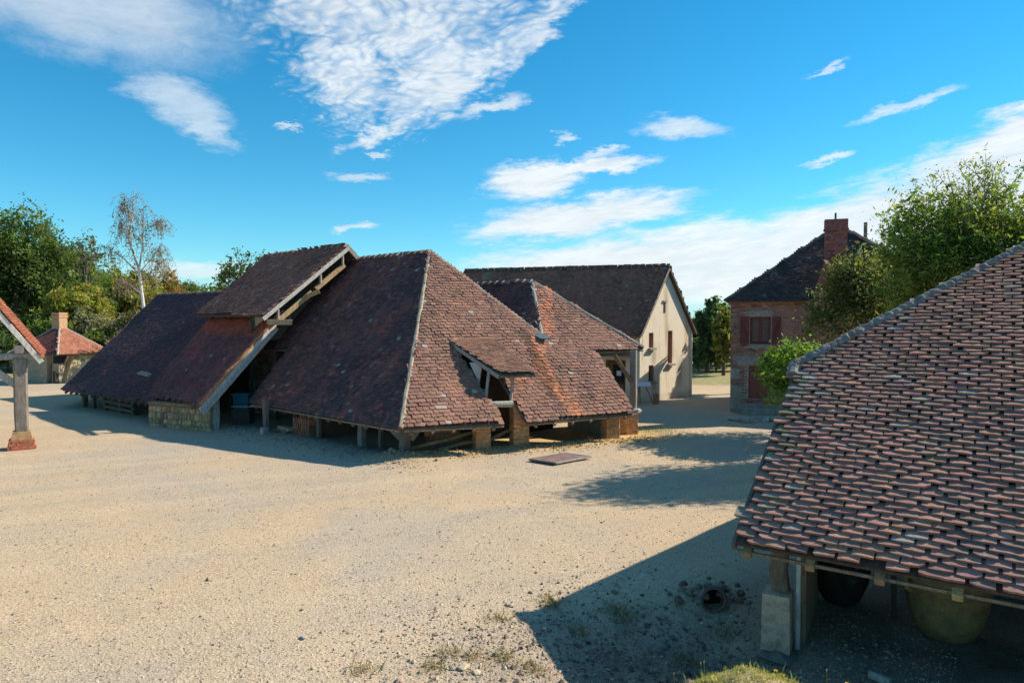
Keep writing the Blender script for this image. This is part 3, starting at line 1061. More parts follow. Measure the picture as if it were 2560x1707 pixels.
MB().tube([(-.95, 20.24, 1.38), (-.5, 20.34, 1.42), (.02, 20.52, 1.41)], [.085, .095, .10], (.47, .43, .34), 9).build('sill_log', 'wood', shed)
MB().prism([(-1.32, 21.1, 2.62), (-1.02, 20.98, 1.98), (-.93, 21.1, 2.62)], V3(.02, .04, 0), (.50, .45, .40)).build('gable_board', 'plain', shed)
# verge boards of the slot
MB().beam(HE + V3(.0, 0, -.02), HC * .25 + HE * .75 + (HD - HE) * .75 + V3(0, 0, -.05), .04, .10, (.13, .10, .08)).build('verge_board', 'wood', shed)

# rafters seen at the west gable of the long shed, new pale timber
gv = unit(RL - E3)
for t0, t1, off, w, tint in ((.34, .80, .30, .15, NEWW), (.28, .60, .12, .10, NEWW)):
    MB().beam(E3 + (RL - E3) * t0 + e1 * off + V3(0, 0, .12), E3 + (RL - E3) * t1 + e1 * off + V3(0, 0, .12), .09, w, tint).build('rafter', 'wood', shed)
MB().beam((-9.3, 26.9, 3.98), (-8.75, 27.0, 4.0), .10, .22, (.45, .31, .17)).build('tie_beam', 'wood', shed)
MB().beam((-9.35, 26.85, -.1), (-9.35, 26.9, 2.85), .22, .22, (.14, .115, .09)).build('post', 'wood', shed)
MB().beam(E3 + e1 * .04 + V3(0, 0, -.02), RL + e1 * .04 + V3(0, 0, -.02), .05, .16, (.24, .20, .16)).build('verge_board', 'wood', shed)

# ------------------------------------------------------------------ kiln hall: raised roof over a lower lean-to roof
hall = thing('kiln_hall', (-10.5, 25.5, 0), 'tall open kiln hall with raised tiled roof above a reddish lower roof', 'kiln hall')
RA, RB = V3(-9.09, 25.10, 4.08), V3(-6.57, 27.50, 6.86)
RBL, RAL = V3(-11.54, 32.08, 6.87), V3(-13.48, 29.15, 4.10)
LWL = 6.1
L0, T0 = V3(-10.73, 23.48, .95), V3(-8.92, 25.75, 3.87)
L1, T1 = V3(-14.6, 26.98, .95), V3(-13.1, 29.55, 3.87)


def low_patch(P3, tint, r):
    d = np.clip((P3[:, 2] - 3.15 - 0.22 * (value_noise(P3[:, 0] + 50, P3[:, 1] + 50, .5, 3) - .5)) / .25, 0, 1)
    red = np.array((0.34, 0.105, 0.062)) * (1 + r.normal(0, .14, (len(d), 1)))
    tint = tint * (1 - d[:, None]) + red * d[:, None]
    e = np.clip((0.35 - np.linalg.norm(np.cross(P3 - L0, unit(T0 - L0)), axis=1)) / .18, 0, 1)
    rd = np.array((0.40, 0.15, 0.075)) * (1 + r.normal(0, .14, (len(d), 1)))
    return tint * (1 - e[:, None]) + rd * e[:, None]


PAL_RAISED = (((0.21, 0.105, 0.082), .3), ((0.31, 0.155, 0.115), .48), ((0.40, 0.21, 0.15), .16), ((0.42, 0.34, 0.29), .06))
PAL_LOW = (((0.105, 0.058, 0.058), .35), ((0.16, 0.070, 0.068), .35), ((0.25, 0.082, 0.078), .25), ((0.28, 0.24, 0.22), .05))
rback = V3(2.3, 2.5, 0)
RCB, RCBL = RB + V3(1.9, 2.05, -2.5), RBL + V3(1.9, 2.05, -2.5)
tile_face(hall, [RA, RB, RBL, RAL], e1, PAL_RAISED, 0.18, 0.135, 0.032, 2, 130, seed=21, gap=0.016)
tile_face(hall, [L0, T0, T1, L1], e1, PAL_LOW, 0.17, 0.115, 0.016, 2, 160, seed=22, patch=low_patch, gap=0.008)
tile_face(hall, [RB, RCB, RCBL, RBL], e1, PAL_HIP, 0.17, 0.125, 0.018, 2, 0, seed=23)
for poly in ([RA, RB, RBL, RAL], [L0, T0, T1, L1], [RB, RCB, RCBL, RBL]):
    deck(hall, poly)
ridge_row(hall, RB + V3(-.05, -.05, 0), RBL, 15, .12, (0.20, 0.115, 0.075), (.33, .24, .16))
for a, c in ((RA, RB), (L0, T0)):
    o_ = -e1 * .05
    MB().beam(a + o_ + V3(0, 0, -.06) - unit(c - a) * .10, c + o_ + V3(0, 0, -.06), .05, .15, (.54, .50, .44)).build('verge_board', 'wood', hall)
MB().beam(L0 - e1 * .03 + V3(0, .04, -.24), T0 - e1 * .03 + V3(0, .04, -.24), .10, .20, (.44, .41, .37)).build('verge_rafter', 'wood', hall)
MB().beam(RB + V3(.02, -.04, -.07), RCB + V3(.02, -.04, -.07), .05, .15, (.30, .25, .21)).build('verge_board', 'wood', hall)
cap_line(hall, L0 + V3(0, 0, .05), T0 + V3(0, 0, .05), .14, .05, (.50, .22, .10), 'verge_tile_edge')  # orange tint stands in for sun on the verge tile edges
# new rafters under the raised verge
for k, (t0, t1) in enumerate(((.05, .45), (.5, .86))):
    p0, p1 = RA + (RB - RA) * t0, RA + (RB - RA) * t1
    MB().beam(p0 + V3(.18, .35, -.34), p1 + V3(.18, .35, -.34), .10, .20, (.46, .31, .16)).build('rafter', 'wood', hall)
MB().beam(RA + V3(.0, .25, -.24), RA + V3(.9, .35, -.24), .10, .20, (.46, .33, .18)).build('tie_beam', 'wood', hall)
MB().beam(RA + V3(1.15, 1.2, .72), RA + V3(1.65, 1.3, .95), .10, .18, (.46, .28, .14)).build('tie_beam', 'wood', hall)
for t in (.12, .62, .9):
    p0 = RA + (RB - RA) * t
    MB().beam(p0 + V3(.05, .12, -.45), p0 + V3(.05, .12, -.10), .09, .09, (.30, .27, .24)).build('strut', 'wood', hall)
# posts below the raised eave and under the low eave
for q in (.36, .66, .95):
    p0 = RA + (RAL - RA) * q + V3(.35, .45, 0)
    MB().beam((p0[0], p0[1], -.1), (p0[0], p0[1], 4.2), .17, .17, var(DARKW, .2)).build('post', 'wood', hall)
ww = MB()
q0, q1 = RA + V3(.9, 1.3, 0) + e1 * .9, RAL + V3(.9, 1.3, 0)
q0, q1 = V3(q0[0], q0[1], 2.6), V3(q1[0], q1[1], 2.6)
ww.prism([q0, q1, q1 + ez * 1.8, q0 + ez * 1.8], inM * .08, (.06, .05, .04))  # dark backing added so the gap under the raised eave stays black
ww.build('plank_screen', 'wood', hall)
ga, gb_ = RA + e1 * 1.1 - ez * .16, RB + e1 * 1.1 - ez * .16
MB().prism([ga, gb_, gb_ + rback * .5 - ez * .7, gb_ + rback * .5 - ez * 3.0, ga - ez * .9], e1 * .06, (.10, .085, .065)).build('gable_boards', 'wood', hall)
MB().beam((-10.62, 24.30, -.05), (-10.62, 24.32, 1.35), .24, .24, (.34, .32, .29), up=e1, wob=.004).build('post', 'wood', hall)
MB().beam((-10.75, 24.0, .98), (-14.3, 27.2, .98), .12, .12, (.20, .15, .10)).build('wall_plate', 'wood', hall)
for i in range(9):
    q = L0 + (L1 - L0) * (i + .5) / 9
    up = unit(inM * .75 + ez * .66)
    MB().beam(q + up * .02 + V3(0, 0, -.17), q + up * 1.5 + V3(0, 0, -.17), 0.085, 0.10, var((.24, .19, .14), .2)).build('rafter_end', 'wood', hall)
# rubble kiln body inside
kb = MB()
k0, k1 = V3(-10.9, 28.6, -.1), V3(-7.2, 27.2, -.1)
kb.prism([k0, k1, k1 + ez * 3.4, k0 + ez * 3.4], V3(.5, 1.2, 0), (.14, .11, .08))
kb.build('kiln_body', 'stone', hall)
kd = unit(k1 - k0)
stone_wall(hall, k0 + ez * .1, kd, unit(np.cross(kd, ez)), np.linalg.norm(k1 - k0), 3.0, .42, .28, (.30, .23, .15), n_single=60)
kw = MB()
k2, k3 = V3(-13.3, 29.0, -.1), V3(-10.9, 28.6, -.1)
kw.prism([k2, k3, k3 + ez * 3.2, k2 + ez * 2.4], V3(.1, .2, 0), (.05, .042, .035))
kw.build('plank_screen', 'wood', hall)

# dry wall of upright stones beneath the red roof
sw = thing('stone_wall', (-12.0, 24.8, 0), 'low wall of upright ochre stones under the reddish lower roof', 'wall')
s0, s1 = V3(-10.66, 24.02, -.08), V3(-13.45, 25.18, -.08)
sd = unit(s1 - s0)
so_ = unit(np.cross(sd, ez))
if so_[1] > 0:
    so_ = -so_
L = np.linalg.norm(s1 - s0)
MB().prism([s0, s1, s1 + ez * .86, s0 + ez * .86], -so_ * .35, (.30, .22, .13)).build('wall_core', 'stone', sw)
MB().beam(s0 - so_ * .12 + ez * .93 + sd * .1, s1 - so_ * .12 + ez * .93, .3, .12, (.28, .18, .10)).build('wall_plate', 'wood', sw)
stone_wall(sw, s0, sd, so_, L, .88, .19, .21, (.40, .30, .18), n_single=200)
stone_wall(sw, s1, -so_, sd, .35, .85, .2, .2, (.36, .25, .13), n_single=20)

# ------------------------------------------------------------------ west shed with the long dark roof
wshed = thing('long_shed', (-17.5, 30.5, 0), 'long low shed with plain dark purple tiled roof beside the kiln hall', 'shed')
W0, W1, WR = V3(-20.36, 30.81, .75), V3(-13.6, 25.87, .75), V3(-18.73, 36.27, 5.2)
WR1 = WR + (W1 - W0) * .95
PAL_W = (((0.075, 0.046, 0.050), .35), ((0.105, 0.056, 0.060), .40), ((0.15, 0.066, 0.068), .22), ((0.16, 0.13, 0.12), .03))
ew = unit(W0 - W1)
tile_face(wshed, [W1, W0, WR, WR1], ew, PAL_W, 0.17, 0.115, 0.016, 2, 60, seed=31, view=V3(-19, 25, 0), gap=0.008)
deck(wshed, [W1, W0, WR, WR1])
wb, wb1 = WR + V3(3.2, 4.2, -4.2), WR1 + V3(3.2, 4.2, -4.2)
deck(wshed, [WR1, WR, wb, wb1])
W3 = W0 + V3(-1.2, 6.0, 0)
deck(wshed, [W0, WR, wb, W3])
ridge_row(wshed, WR, WR1, 18, .12, (.17, .11, .09), (.26, .20, .16))
cap_line(wshed, W0, WR, .16, .05, (.10, .075, .07))
inW = unit(np.cross(ew, ez))
inW = inW if inW[1] > 0 else -inW
for s, w, h in ((.95, .2, .95), (1.9, .14, 1.2), (3.0, .18, 1.2), (4.4, .12, 1.2), (5.6, .2, 1.2)):
    p0 = W0 - ew * s + inW * .55
    post(wshed, (p0[0], p0[1], -.1), (p0[0], p0[1], h), w, var((.15, .12, .10), .2), ew[:2])
for i in range(16):
    q = W1 + (W0 - W1) * (i + .5) / 16
    up = unit(inW * .77 + ez * .64)
    MB().beam(q + up * .02 + V3(0, 0, -.15), q + up * 1.4 + V3(0, 0, -.15), 0.08, 0.09, var((.18, .14, .11), .2)).build('rafter_end', 'wood', wshed)
p0, p1 = W0 - ew * 3.2 + inW * .45, W0 - ew * 5.8 + inW * .4
for z, w in ((.42, .10), (.20, .12)):
    MB().beam((p0[0], p0[1], z), (p1[0], p1[1], z - .02), .06, w, var((.19, .15, .11), .15)).build('rail', 'wood', wshed)
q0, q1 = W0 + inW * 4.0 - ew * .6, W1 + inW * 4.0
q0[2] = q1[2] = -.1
MB().prism([q0, q1, q1 + ez * 3.0, q0 + ez * 3.0], inW * .1, (.06, .05, .042)).build('plank_screen', 'wood', wshed)  # inner wall added to keep the space under the roof dark
MB().prism([V3(-14.95, 27.15, 1.78), V3(-14.3, 26.72, 1.70), V3(-14.2, 26.86, 1.78), V3(-14.85, 27.3, 1.86)], V3(0, 0, .035), (.32, .28, .24)).build('roof_flap', 'wood', wshed)

# ------------------------------------------------------------------ plaster gable house
hs = thing('plaster_house', (6.0, 32.0, 0), 'cream plastered two-storey house with steep brown tiled roof and three slit windows in its gable', 'house')
GA, GB = V3(6.01, 32.06, -.05), V3(9.29, 35.14, -.05)
gd = unit(GB - GA)
gn = unit(np.cross(gd, ez))
gn = gn if gn[1] < 0 else -gn
GL = np.linalg.norm(GB - GA)
AP = V3(7.57, 33.5, 6.40)
WH = 3.28
back = V3(-10.26, 3.6, 0)
OP = [(.70, .95, .43, .78), (.70, 2.57, .40, .72), (2.28, 1.75, .42, 1.62)]      # along the wall, sill height, width, height


def wall_with_holes(o, d, nrm, L, top, holes, th, tint=(1, 1, 1)):
    """a wall slab with real openings: columns between the opening edges, split by height"""
    m = MB()
    xs = sorted({0.0, L} | {h[0] for h in holes} | {h[0] + h[2] for h in holes} | ({top[1][0]} if len(top) > 2 else set()))
    hx = [p[0] for p in top]
    hz = [p[1] for p in top]
    for a, b_ in zip(xs, xs[1:]):
        zs = [(0.0, None)]
        mid = (a + b_) / 2
        hh = sorted([h for h in holes if h[0] < mid < h[0] + h[2]], key=lambda h: h[1])
        segs, z = [], 0.0
        for h in hh:
            segs.append((z, z, h[1], h[1]))
            z = h[1] + h[3]
        segs.append((z, z, float(np.interp(a, hx, hz)), float(np.interp(b_, hx, hz))))
        for za, zb, zc, zd in segs:
            pl = [o + d * a + ez * za, o + d * b_ + ez * zb, o + d * b_ + ez * zd, o + d * a + ez * zc]
            m.prism(pl, -nrm * th, tint)
    return m


apx = (AP - GA) @ gd
gw = wall_with_holes(GA, gd, gn, GL, [(0, WH + .05), (apx, 6.42), (GL, WH + .08)], [(h[0], h[1] + .05, h[2], h[3]) for h in OP], .35).build('gable_wall', 'plaster', hs)
# loft slit near the top of the gable
MB().box(GA + gd * 1.98 + ez * 4.55 + gn * .002, gd * .06, gn * .02, ez * .24, (.03, .025, .02)).build('loft_slit', 'plain', hs)
MB().box(GA + gd * 1.98 + ez * 4.86 + gn * .02, gd * .16, gn * .04, ez * .05, (.35, .30, .24)).build('lintel', 'stone', hs)
MB().box(GA + gd * 1.16 + ez * 4.85 + gn * .0, gd * .04, gn * .02, ez * .08, (.25, .2, .15)).build('putlog_hole', 'plain', hs)
for h in OP:
    x, z, w, hh = h
    c = GA + gd * (x + w / 2) + ez * (z + .05 + hh / 2)
    fr = MB()
    fr.box(c - gn * .20, gd * w / 2, gn * .02, ez * hh / 2, (.16, .075, .055))
    fw = fr.build('window', 'plain', hs)
    MB().box(c - gn * .175, gd * (w / 2 - .06), gn * .006, ez * (hh / 2 - .06), (.03, .03, .03)).build('pane', 'glass', fw)
    MB().box(c - gn * .165, gd * .02, gn * .012, ez * (hh / 2 - .05), (.16, .075, .055)).build('glazing_bar', 'plain', fw)
    for s_ in (-1, 1):
        MB().box(c - gn * .09 + gd * s_ * (w / 2 - .02), gd * .02, gn * .09, ez * hh / 2, (.42, .24, .15)).build('jamb', 'plain', fw)
    MB().box(c - ez * (hh / 2 + .055) + gn * .05, gd * (w / 2 + .05), gn * .11, ez * .05, (.36, .31, .25)).build('sill', 'stone', fw)
# long wall towards the yard with the door
B0 = GA + back
ld = unit(GA - B0)
ln = unit(np.cross(ld, ez))
ln = ln if ln[1] < 0 else -ln
LL = np.linalg.norm(back)
dx = LL - 1.62
lw = wall_with_holes(B0, ld, ln, LL, [(0, WH), (LL, WH)], [(dx, .05, .95, 2.0)], .35).build('long_wall', 'plaster', hs)
dr = MB().box(B0 + ld * (dx + .475) + ez * 1.0 - ln * .15, ld * .475, ln * .03, ez * 1.0, (.22, .11, .05)).build('door', 'wood', hs)
MB().box(B0 + ld * (dx + .60) + ez * .98 - ln * .115, ld * .27, ln * .006, ez * .85, (.05, .06, .04)).build('pane', 'glass', dr)
MB().box(B0 + ld * (dx + .62) + ez * 1.42 - ln * .105, ld * .11, ln * .003, ez * .12, (.75, .75, .75)).build('notice', 'plain', dr)
MB().box(B0 + ld * (dx + .05) + ez * 1.0 - ln * .10, ld * .05, ln * .04, ez * 1.0, (.30, .15, .06)).build('jamb', 'wood', dr)
MB().box(B0 + ld * (dx + .95) + ez * 1.0 - ln * .10, ld * .04, ln * .04, ez * 1.0, (.24, .12, .05)).build('jamb', 'wood', dr)
cn = [B0 + ld * (dx - .30) + ez * 2.75, B0 + ld * (dx + 1.15) + ez * 2.75, B0 + ld * (dx + 1.3) + ez * 2.32 + ln * .6, B0 + ld * (dx - .45) + ez * 2.32 + ln * .6]
cp = MB().prism(cn, V3(0, 0, -.06), (.10, .06, .055)).build('door_canopy', 'tile', hs)
MB().beam(cn[2] - ez * .06, cn[3] - ez * .06, .05, .06, (.33, .27, .23)).build('canopy_edge', 'wood', cp)
# far walls and roof
GB2, GA2 = GB + back, GA + back
MB().prism([GB, GB2, GB2 + ez * 3.3, GB + ez * 3.3], -unit(np.cross(back, ez)) * .2 if np.cross(back, ez)[1] > 0 else unit(np.cross(back, ez)) * .2, (1, 1, 1)).build('rear_wall', 'plaster', hs)
ov = unit(V3(*(GA - AP)[:2], 0))
sl_ = unit(GA + ez * WH - AP + ez * .05)
sr_ = unit(GB + ez * WH - AP + ez * .05)
A0 = AP + ez * .10 - unit(back) * .12
eL = A0 + sl_ * (np.linalg.norm(GA + ez * (WH + .05) - AP) + .22)
eR = A0 + sr_ * (np.linalg.norm(GB + ez * (WH + .05) - AP) + .20)
bk = back * 1.0
PAL_H = (((0.22, 0.105, 0.075), .3), ((0.29, 0.130, 0.088), .48), ((0.34, 0.16, 0.10), .17), ((0.28, 0.22, 0.17), .05))
tile_face(hs, [eL, A0, A0 + bk, eL + bk], back, PAL_H, .17, .11, .013, 1, 0, seed=41)
tile_face(hs, [eR, A0, A0 + bk, eR + bk], back, PAL_H, .17, .13, .013, 1, 0, seed=42)
deck(hs, [eL, A0, A0 + bk, eL + bk])
deck(hs, [eR, A0, A0 + bk, eR + bk])
for q in (eL, eR):
    MB().beam(A0 + gn * .03 - ez * .07, q + gn * .03 - ez * .05, .05, .12, (.33, .25, .18) if q is eL else (.12, .08, .06)).build('verge_board', 'wood', hs)
MB().beam(eL - ez * .10, eL + bk - ez * .10, .06, .10, (.34, .20, .12)).build('eave_board', 'wood', hs)
ridge_row(hs, A0 - ez * .02, A0 + bk - ez * .02, 30, .115, (.12, .085, .07), (.20, .17, .15))

# ------------------------------------------------------------------ brick house
bh = thing('brick_house', (9.32, 29.07, 0), 'red brick house with dark hipped roof, tall chimney and red shutters', 'house')
FX0, FX1, FY, EH = 9.32, 18.02, 29.07, 4.68
D_ = 5.9
OPB = [(.77, 2.90, .82, 1.15), (.73, .60, .86, 1.39)]
fw_ = wall_with_holes(V3(FX0, FY, 0), V3(1, 0, 0), V3(0, -1, 0), FX1 - FX0, [(0, EH), (FX1 - FX0, EH)], OPB, .35, (.44, .35, .28))
fw_ = fw_.build('front_wall', 'mortar', bh)
MB().prism([(FX0, FY + .352, 0), (FX0, FY + D_, 0), (FX0, FY + D_, EH), (FX0, FY + .352, EH)], V3(.3, 0, 0), (.34, .17, .12)).build('side_wall', 'brick', bh)
MB().prism([(FX1, FY + .352, 0), (FX1, FY + D_, 0), (FX1, FY + D_, EH), (FX1, FY + .352, EH)], V3(-.3, 0, 0), (.34, .17, .12)).build('side_wall', 'brick', bh)
MB().prism([(FX0 + .31, FY + D_, 0), (FX1 - .31, FY + D_, 0), (FX1 - .31, FY + D_, EH), (FX0 + .31, FY + D_, EH)], V3(0, -.3, 0), (.34, .17, .12)).build('rear_wall', 'brick', bh)
STB = [(0, 0.0, 3.2, .34), (0, .60, .46, .50), (0, 1.42, .36, .42), (.21, 2.01, 1.0, .37), (.70, 4.09, .92, .24), (.66, 2.78, 1.02, .11), (0, .36, .32, .22)]


def bskip(x, z, hw):
    for (a, z0, w, h) in OPB:
        if a - hw - .004 < x < a + w + hw + .004 and z0 - .03 < z < z0 + h + .03:
            return True
    for (a, z0, w, h) in STB:
        if a - hw * .5 < x < a + w + hw * .5 and z0 - .03 < z < z0 + h + .03:
            return True
    return x > 6.2


BRH = (0.33, 0.155, 0.115)
lay_bricks(fw_, (FX0, FY, 0), V3(1, 0, 0), V3(0, -1, 0), 6.3, EH - .22, .215, .056, BRH, 'house', bskip, 300, .010, .010, pref=lambda q: abs(q[0] - 2.0) + abs(q[2] - 3.4) * .8)
for k, (a, z0, w, h) in enumerate(STB):
    MB().box((FX0 + a + w / 2, FY - .012, z0 + h / 2), V3(w / 2, 0, 0), V3(0, .03, 0), V3(0, 0, h / 2 - .008), var((.36, .31, .255), .1)).build('lintel' if k in (3, 4) else ('sill' if k == 5 else 'ashlar_block'), 'stone', bh)
# corbelled cornice courses
for i, (z, pr) in enumerate(((EH - .19, .04), (EH - .11, .085), (EH - .035, .13))):
    m = MB()
    x = FX0 - pr
    while x < FX1:
        m.box((x + .105, FY - pr / 2 + .02, z), V3(.10, 0, 0), V3(0, pr / 2 + .03, 0), V3(0, 0, .034), var((.33, .15, .10), .2))
        x += .215
    m.build('cornice', 'brick', bh, kind='stuff')
# window, shutters, door
SH = (0.20, 0.058, 0.052)
x0, z0, w, h = OPB[0]
wn = MB().box((FX0 + x0 + w / 2, FY + .20, z0 + h / 2), V3(w / 2, 0, 0), V3(0, .02, 0), V3(0, 0, h / 2), (.10, .06, .06)).build('window', 'plain', bh)
for k in (-1, 1):
    MB().box((FX0 + x0 + w / 2 + k * .19, FY + .168, z0 + h / 2), V3(.14, 0, 0), V3(0, .006, 0), V3(0, 0, h / 2 - .09), (.03, .03, .03)).build('curtained_pane', MT['plain'], wn)
    wn.children[-1]['label'] = 'brownish curtained pane'
    me = wn.children[-1].data
    at = me.color_attributes['tint']
    at.data.foreach_set('color', np.tile(np.array((.19, .105, .085, 1), np.float32), len(me.vertices)))
for (cx_, cz_, hx_, hz_) in ((0, 0, .045, h / 2 - .05), (-w / 2 + .035, 0, .035, h / 2 - .005), (w / 2 - .035, 0, .035, h / 2 - .005), (0, h / 2 - .04, w / 2 - .075, .035), (0, -h / 2 + .04, w / 2 - .075, .035)):
    MB().box((FX0 + x0 + w / 2 + cx_, FY + .15, z0 + h / 2 + cz_), V3(hx_, 0, 0), V3(0, .022, 0), V3(0, 0, hz_), (.20, .06, .06)).build('window_frame', 'plain', wn)
for k, xa in ((-1, x0 - .03), (1, x0 + w + .03)):
    xw = .36 if k < 0 else .36
    cxx = FX0 + xa + k * xw / 2
    m = MB()
    for i in range(4):
        m.box((cxx - xw / 2 + xw * (i + .5) / 4, FY - .055, z0 + h / 2 - .01), V3(xw / 8 - .004, 0, 0), V3(0, .014, 0), V3(0, 0, h / 2 + .02), var(SH, .06))
    sh_ = MB().box((cxx, FY - .038, z0 + h / 2 - .01), V3(xw / 2 - .01, 0, 0), V3(0, .006, 0), V3(0, 0, h / 2), SH).build('shutter', 'plain', bh)
    for i in range(4):
        MB().box((cxx - xw / 2 + xw * (i + .5) / 4, FY - .058, z0 + h / 2 - .01), V3(xw / 8 - .004, 0, 0), V3(0, .014, 0), V3(0, 0, h / 2 + .02), var(SH, .07)).build('plank', 'plain', sh_)
    MB().beam((cxx - k * .13, FY - .085, z0 + .16), (cxx + k * .13, FY - .085, z0 + h - .18), .022, .09, np.array(SH) * .85, up=(0, 1, 0)).build('diagonal_brace', 'plain', sh_)
    for zz_ in (.13, h - .15):
        MB().box((cxx, FY - .083, z0 + zz_), V3(xw / 2 - .02, 0, 0), V3(0, .010, 0), V3(0, 0, .045), np.array(SH) * .85).build('batten', 'plain', sh_)
x0, z0, w, h = OPB[1]
dr = MB().box((FX0 + x0 + w / 2, FY + .15, z0 + h / 2), V3(w / 2, 0, 0), V3(0, .03, 0), V3(0, 0, h / 2), (.25, .085, .06)).build('door', 'plain', bh)
for i in range(5):
    MB().box((FX0 + x0 + w * (i + .5) / 5, FY + .108, z0 + h / 2), V3(w / 10 - .004, 0, 0), V3(0, .012, 0), V3(0, 0, h / 2 - .01), var((.27, .085, .06), .08)).build('plank', 'plain', dr)
MB().box((FX0 + x0 + w / 2, FY + .09, z0 + h - .20), V3(w / 2 - .02, 0, 0), V3(0, .012, 0), V3(0, 0, .025), (.10, .05, .04)).build('strap_hinge', 'metal', dr)
MB().box((FX0 + 1.2, FY - .45, .14), V3(.75, 0, 0), V3(0, .38, 0), V3(0, 0, .16), (.33, .30, .25)).build('door_step', 'stone', bh)
# roof
ovh = .22
apF, apB = V3(13.67, 31.85, 8.03), V3(13.67, 32.3, 8.03)
c00, c10 = V3(FX0 - ovh, FY - ovh, EH + .03), V3(FX1 + ovh, FY - ovh, EH + .03)
c01, c11 = V3(FX0 - ovh, FY + D_ + ovh, EH + .03), V3(FX1 + ovh, FY + D_ + ovh, EH + .03)
PAL_B = (((0.065, 0.045, 0.043), .35), ((0.095, 0.056, 0.050), .42), ((0.13, 0.065, 0.055), .15), ((0.19, 0.18, 0.15), .08))
tile_face(bh, [c00, c10, apF], V3(1, 0, 0), PAL_B, .17, .115, .016, 1, 0, seed=51)
tile_face(bh, [c10, c11, apB, apF], V3(0, 1, 0), PAL_HIP, .17, .13, .016, 1, 0, seed=52)  # sunlit slope: brighter tile palette than the shaded slopes, light put into the tint
tile_face(bh, [c01, c00, apF, apB], V3(0, 1, 0), PAL_B, .17, .13, .016, 1, 0, seed=53)
for poly in ([c00, c10, apF], [c10, c11, apB, apF], [c01, c00, apF, apB], [c11, c01, apB]):
    deck(bh, poly)
cap_line(bh, c00, apF, .18, .06, (.10, .105, .085))
cap_line(bh, c10, apF, .20, .07, (.38, .24, .19))  # paler than the other hip cap; sunlight on this edge is in the tint
ridge_row(bh, apF, apB, 2)
MB().tube([(14.75, 31.9, 7.0), (14.75, 31.9, 8.15)], .075, (.14, .15, .15), 9).build('flue_pipe', 'metal', bh)
# stepped chimney breast and stack
ch = MB()
CHY = FY - .42
CBR = (.255, .095, .078)
pts = [(12.52, 0), (12.52, 5.0), (12.90, 6.28), (12.90, 7.5), (13.70, 7.5), (13.70, 6.28), (14.08, 5.0), (14.08, 0)]
ch.prism([V3(x, CHY, z) for x, z in pts], V3(0, .40, 0), CBR)
ch = ch.build('chimney', 'brick', bh)
m = MB()
m.box((13.30, CHY + .20, 7.53), V3(.445, 0, 0), V3(0, .245, 0), V3(0, 0, .04), CBR)
m.box((13.30, CHY + .20, 7.75), V3(.42, 0, 0), V3(0, .225, 0), V3(0, 0, .18), np.array(CBR) * 1.02)
m.build('chimney_head', 'brick', ch)
lay_bricks(ch, (12.90, CHY, 6.28), V3(1, 0, 0), V3(0, -1, 0), .80, 1.2, .22, .06, CBR, 'stack', None, 0, .004, .008)
an = MB()
an.tube([(13.30, CHY - .03, 5.95), (13.30, CHY - .03, 6.40)], .02, (.03, .025, .025), 6)
for s_ in (-1, 1):
    an.tube([(13.30, CHY - .03, 6.33), (13.30 + s_ * .09, CHY - .03, 6.50), (13.30 + s_ * .17, CHY - .03, 6.54), (13.30 + s_ * .22, CHY - .03, 6.48)], .018, (.03, .025, .025), 6)
an.build('wall_anchor', 'metal', ch)
MB().tube([(13.28, CHY + .2, 7.9), (13.28, CHY + .2, 8.2)], .04, (.12, .12, .13), 8).build('chimney_pipe', 'metal', ch)
lay_bricks(fw_, (12.52, CHY, 0), V3(1, 0, 0), V3(0, -1, 0), 1.56, 5.0, .215, .056, BRH, 'house', None, 0, .006, .010)

bh.rotation_euler = (0, 0, math.radians(-20))

# ------------------------------------------------------------------ near shed
near = thing('pottery_shed', (4.5, 8.6, 0), 'close tile-roofed shed with thick staggered clay tiles and a mortared hip', 'shed')
NA, NB0 = V3(2.75, 8.29, 1.25), V3(5.06, 6.65, 1.25)
nd = unit(NB0 - NA)
nin = V3(-nd[1], nd[0], 0)
NB = NA + nd * 9.0
MS = 0.66
NC, ND = V3(4.52, 10.74, 3.25), V3(8.55, 11.44, 5.16)
hipd = ND - NC
NE = NC + hipd * 1.42                      # ridge end
slope = unit(nin + ez * MS)
NG = NB + nin * ((NE[2] - 1.25) / MS) + ez * (NE[2] - 1.25)
PAL_N = PAL_NEAR


def near_patch(P3, tint, r):
    # lichen-grey, mossy tiles near the verge
    d = np.linalg.norm(np.cross(P3 - NA, unit(NC - NA)), axis=1)
    k = (d < .28) & (r.random(len(d)) < .35)
    g = np.where((r.random(len(d)) < .4)[:, None], np.array((.20, .18, .10)), np.array((.30, .25, .20)))
    return np.where(k[:, None], g * (1 + r.normal(0, .15, (len(d), 1))), tint)


npoly = [NA, NB, NG, NE, NC]
tile_face(near, npoly, nd, PAL_N, 0.250, 0.096, 0.032, 4, 300, seed=61, view=V3(3.4, 4.0, 3.0), jit=.95, gap=.030, patch=near_patch)
deck(near, npoly, .045, (.10, .07, .055))
cap_line(near, NC + V3(-.05, -.03, .0), NE, .19, .06, (.20, .19, .17), 'hip_cap', .007, .045)
cap_line(near, NC + V3(-.06, .0, .02), NC + (NA - NC) * .09 + V3(-.03, 0, .04), .17, .05, (.24, .22, .19), 'hip_cap', .008, .045)
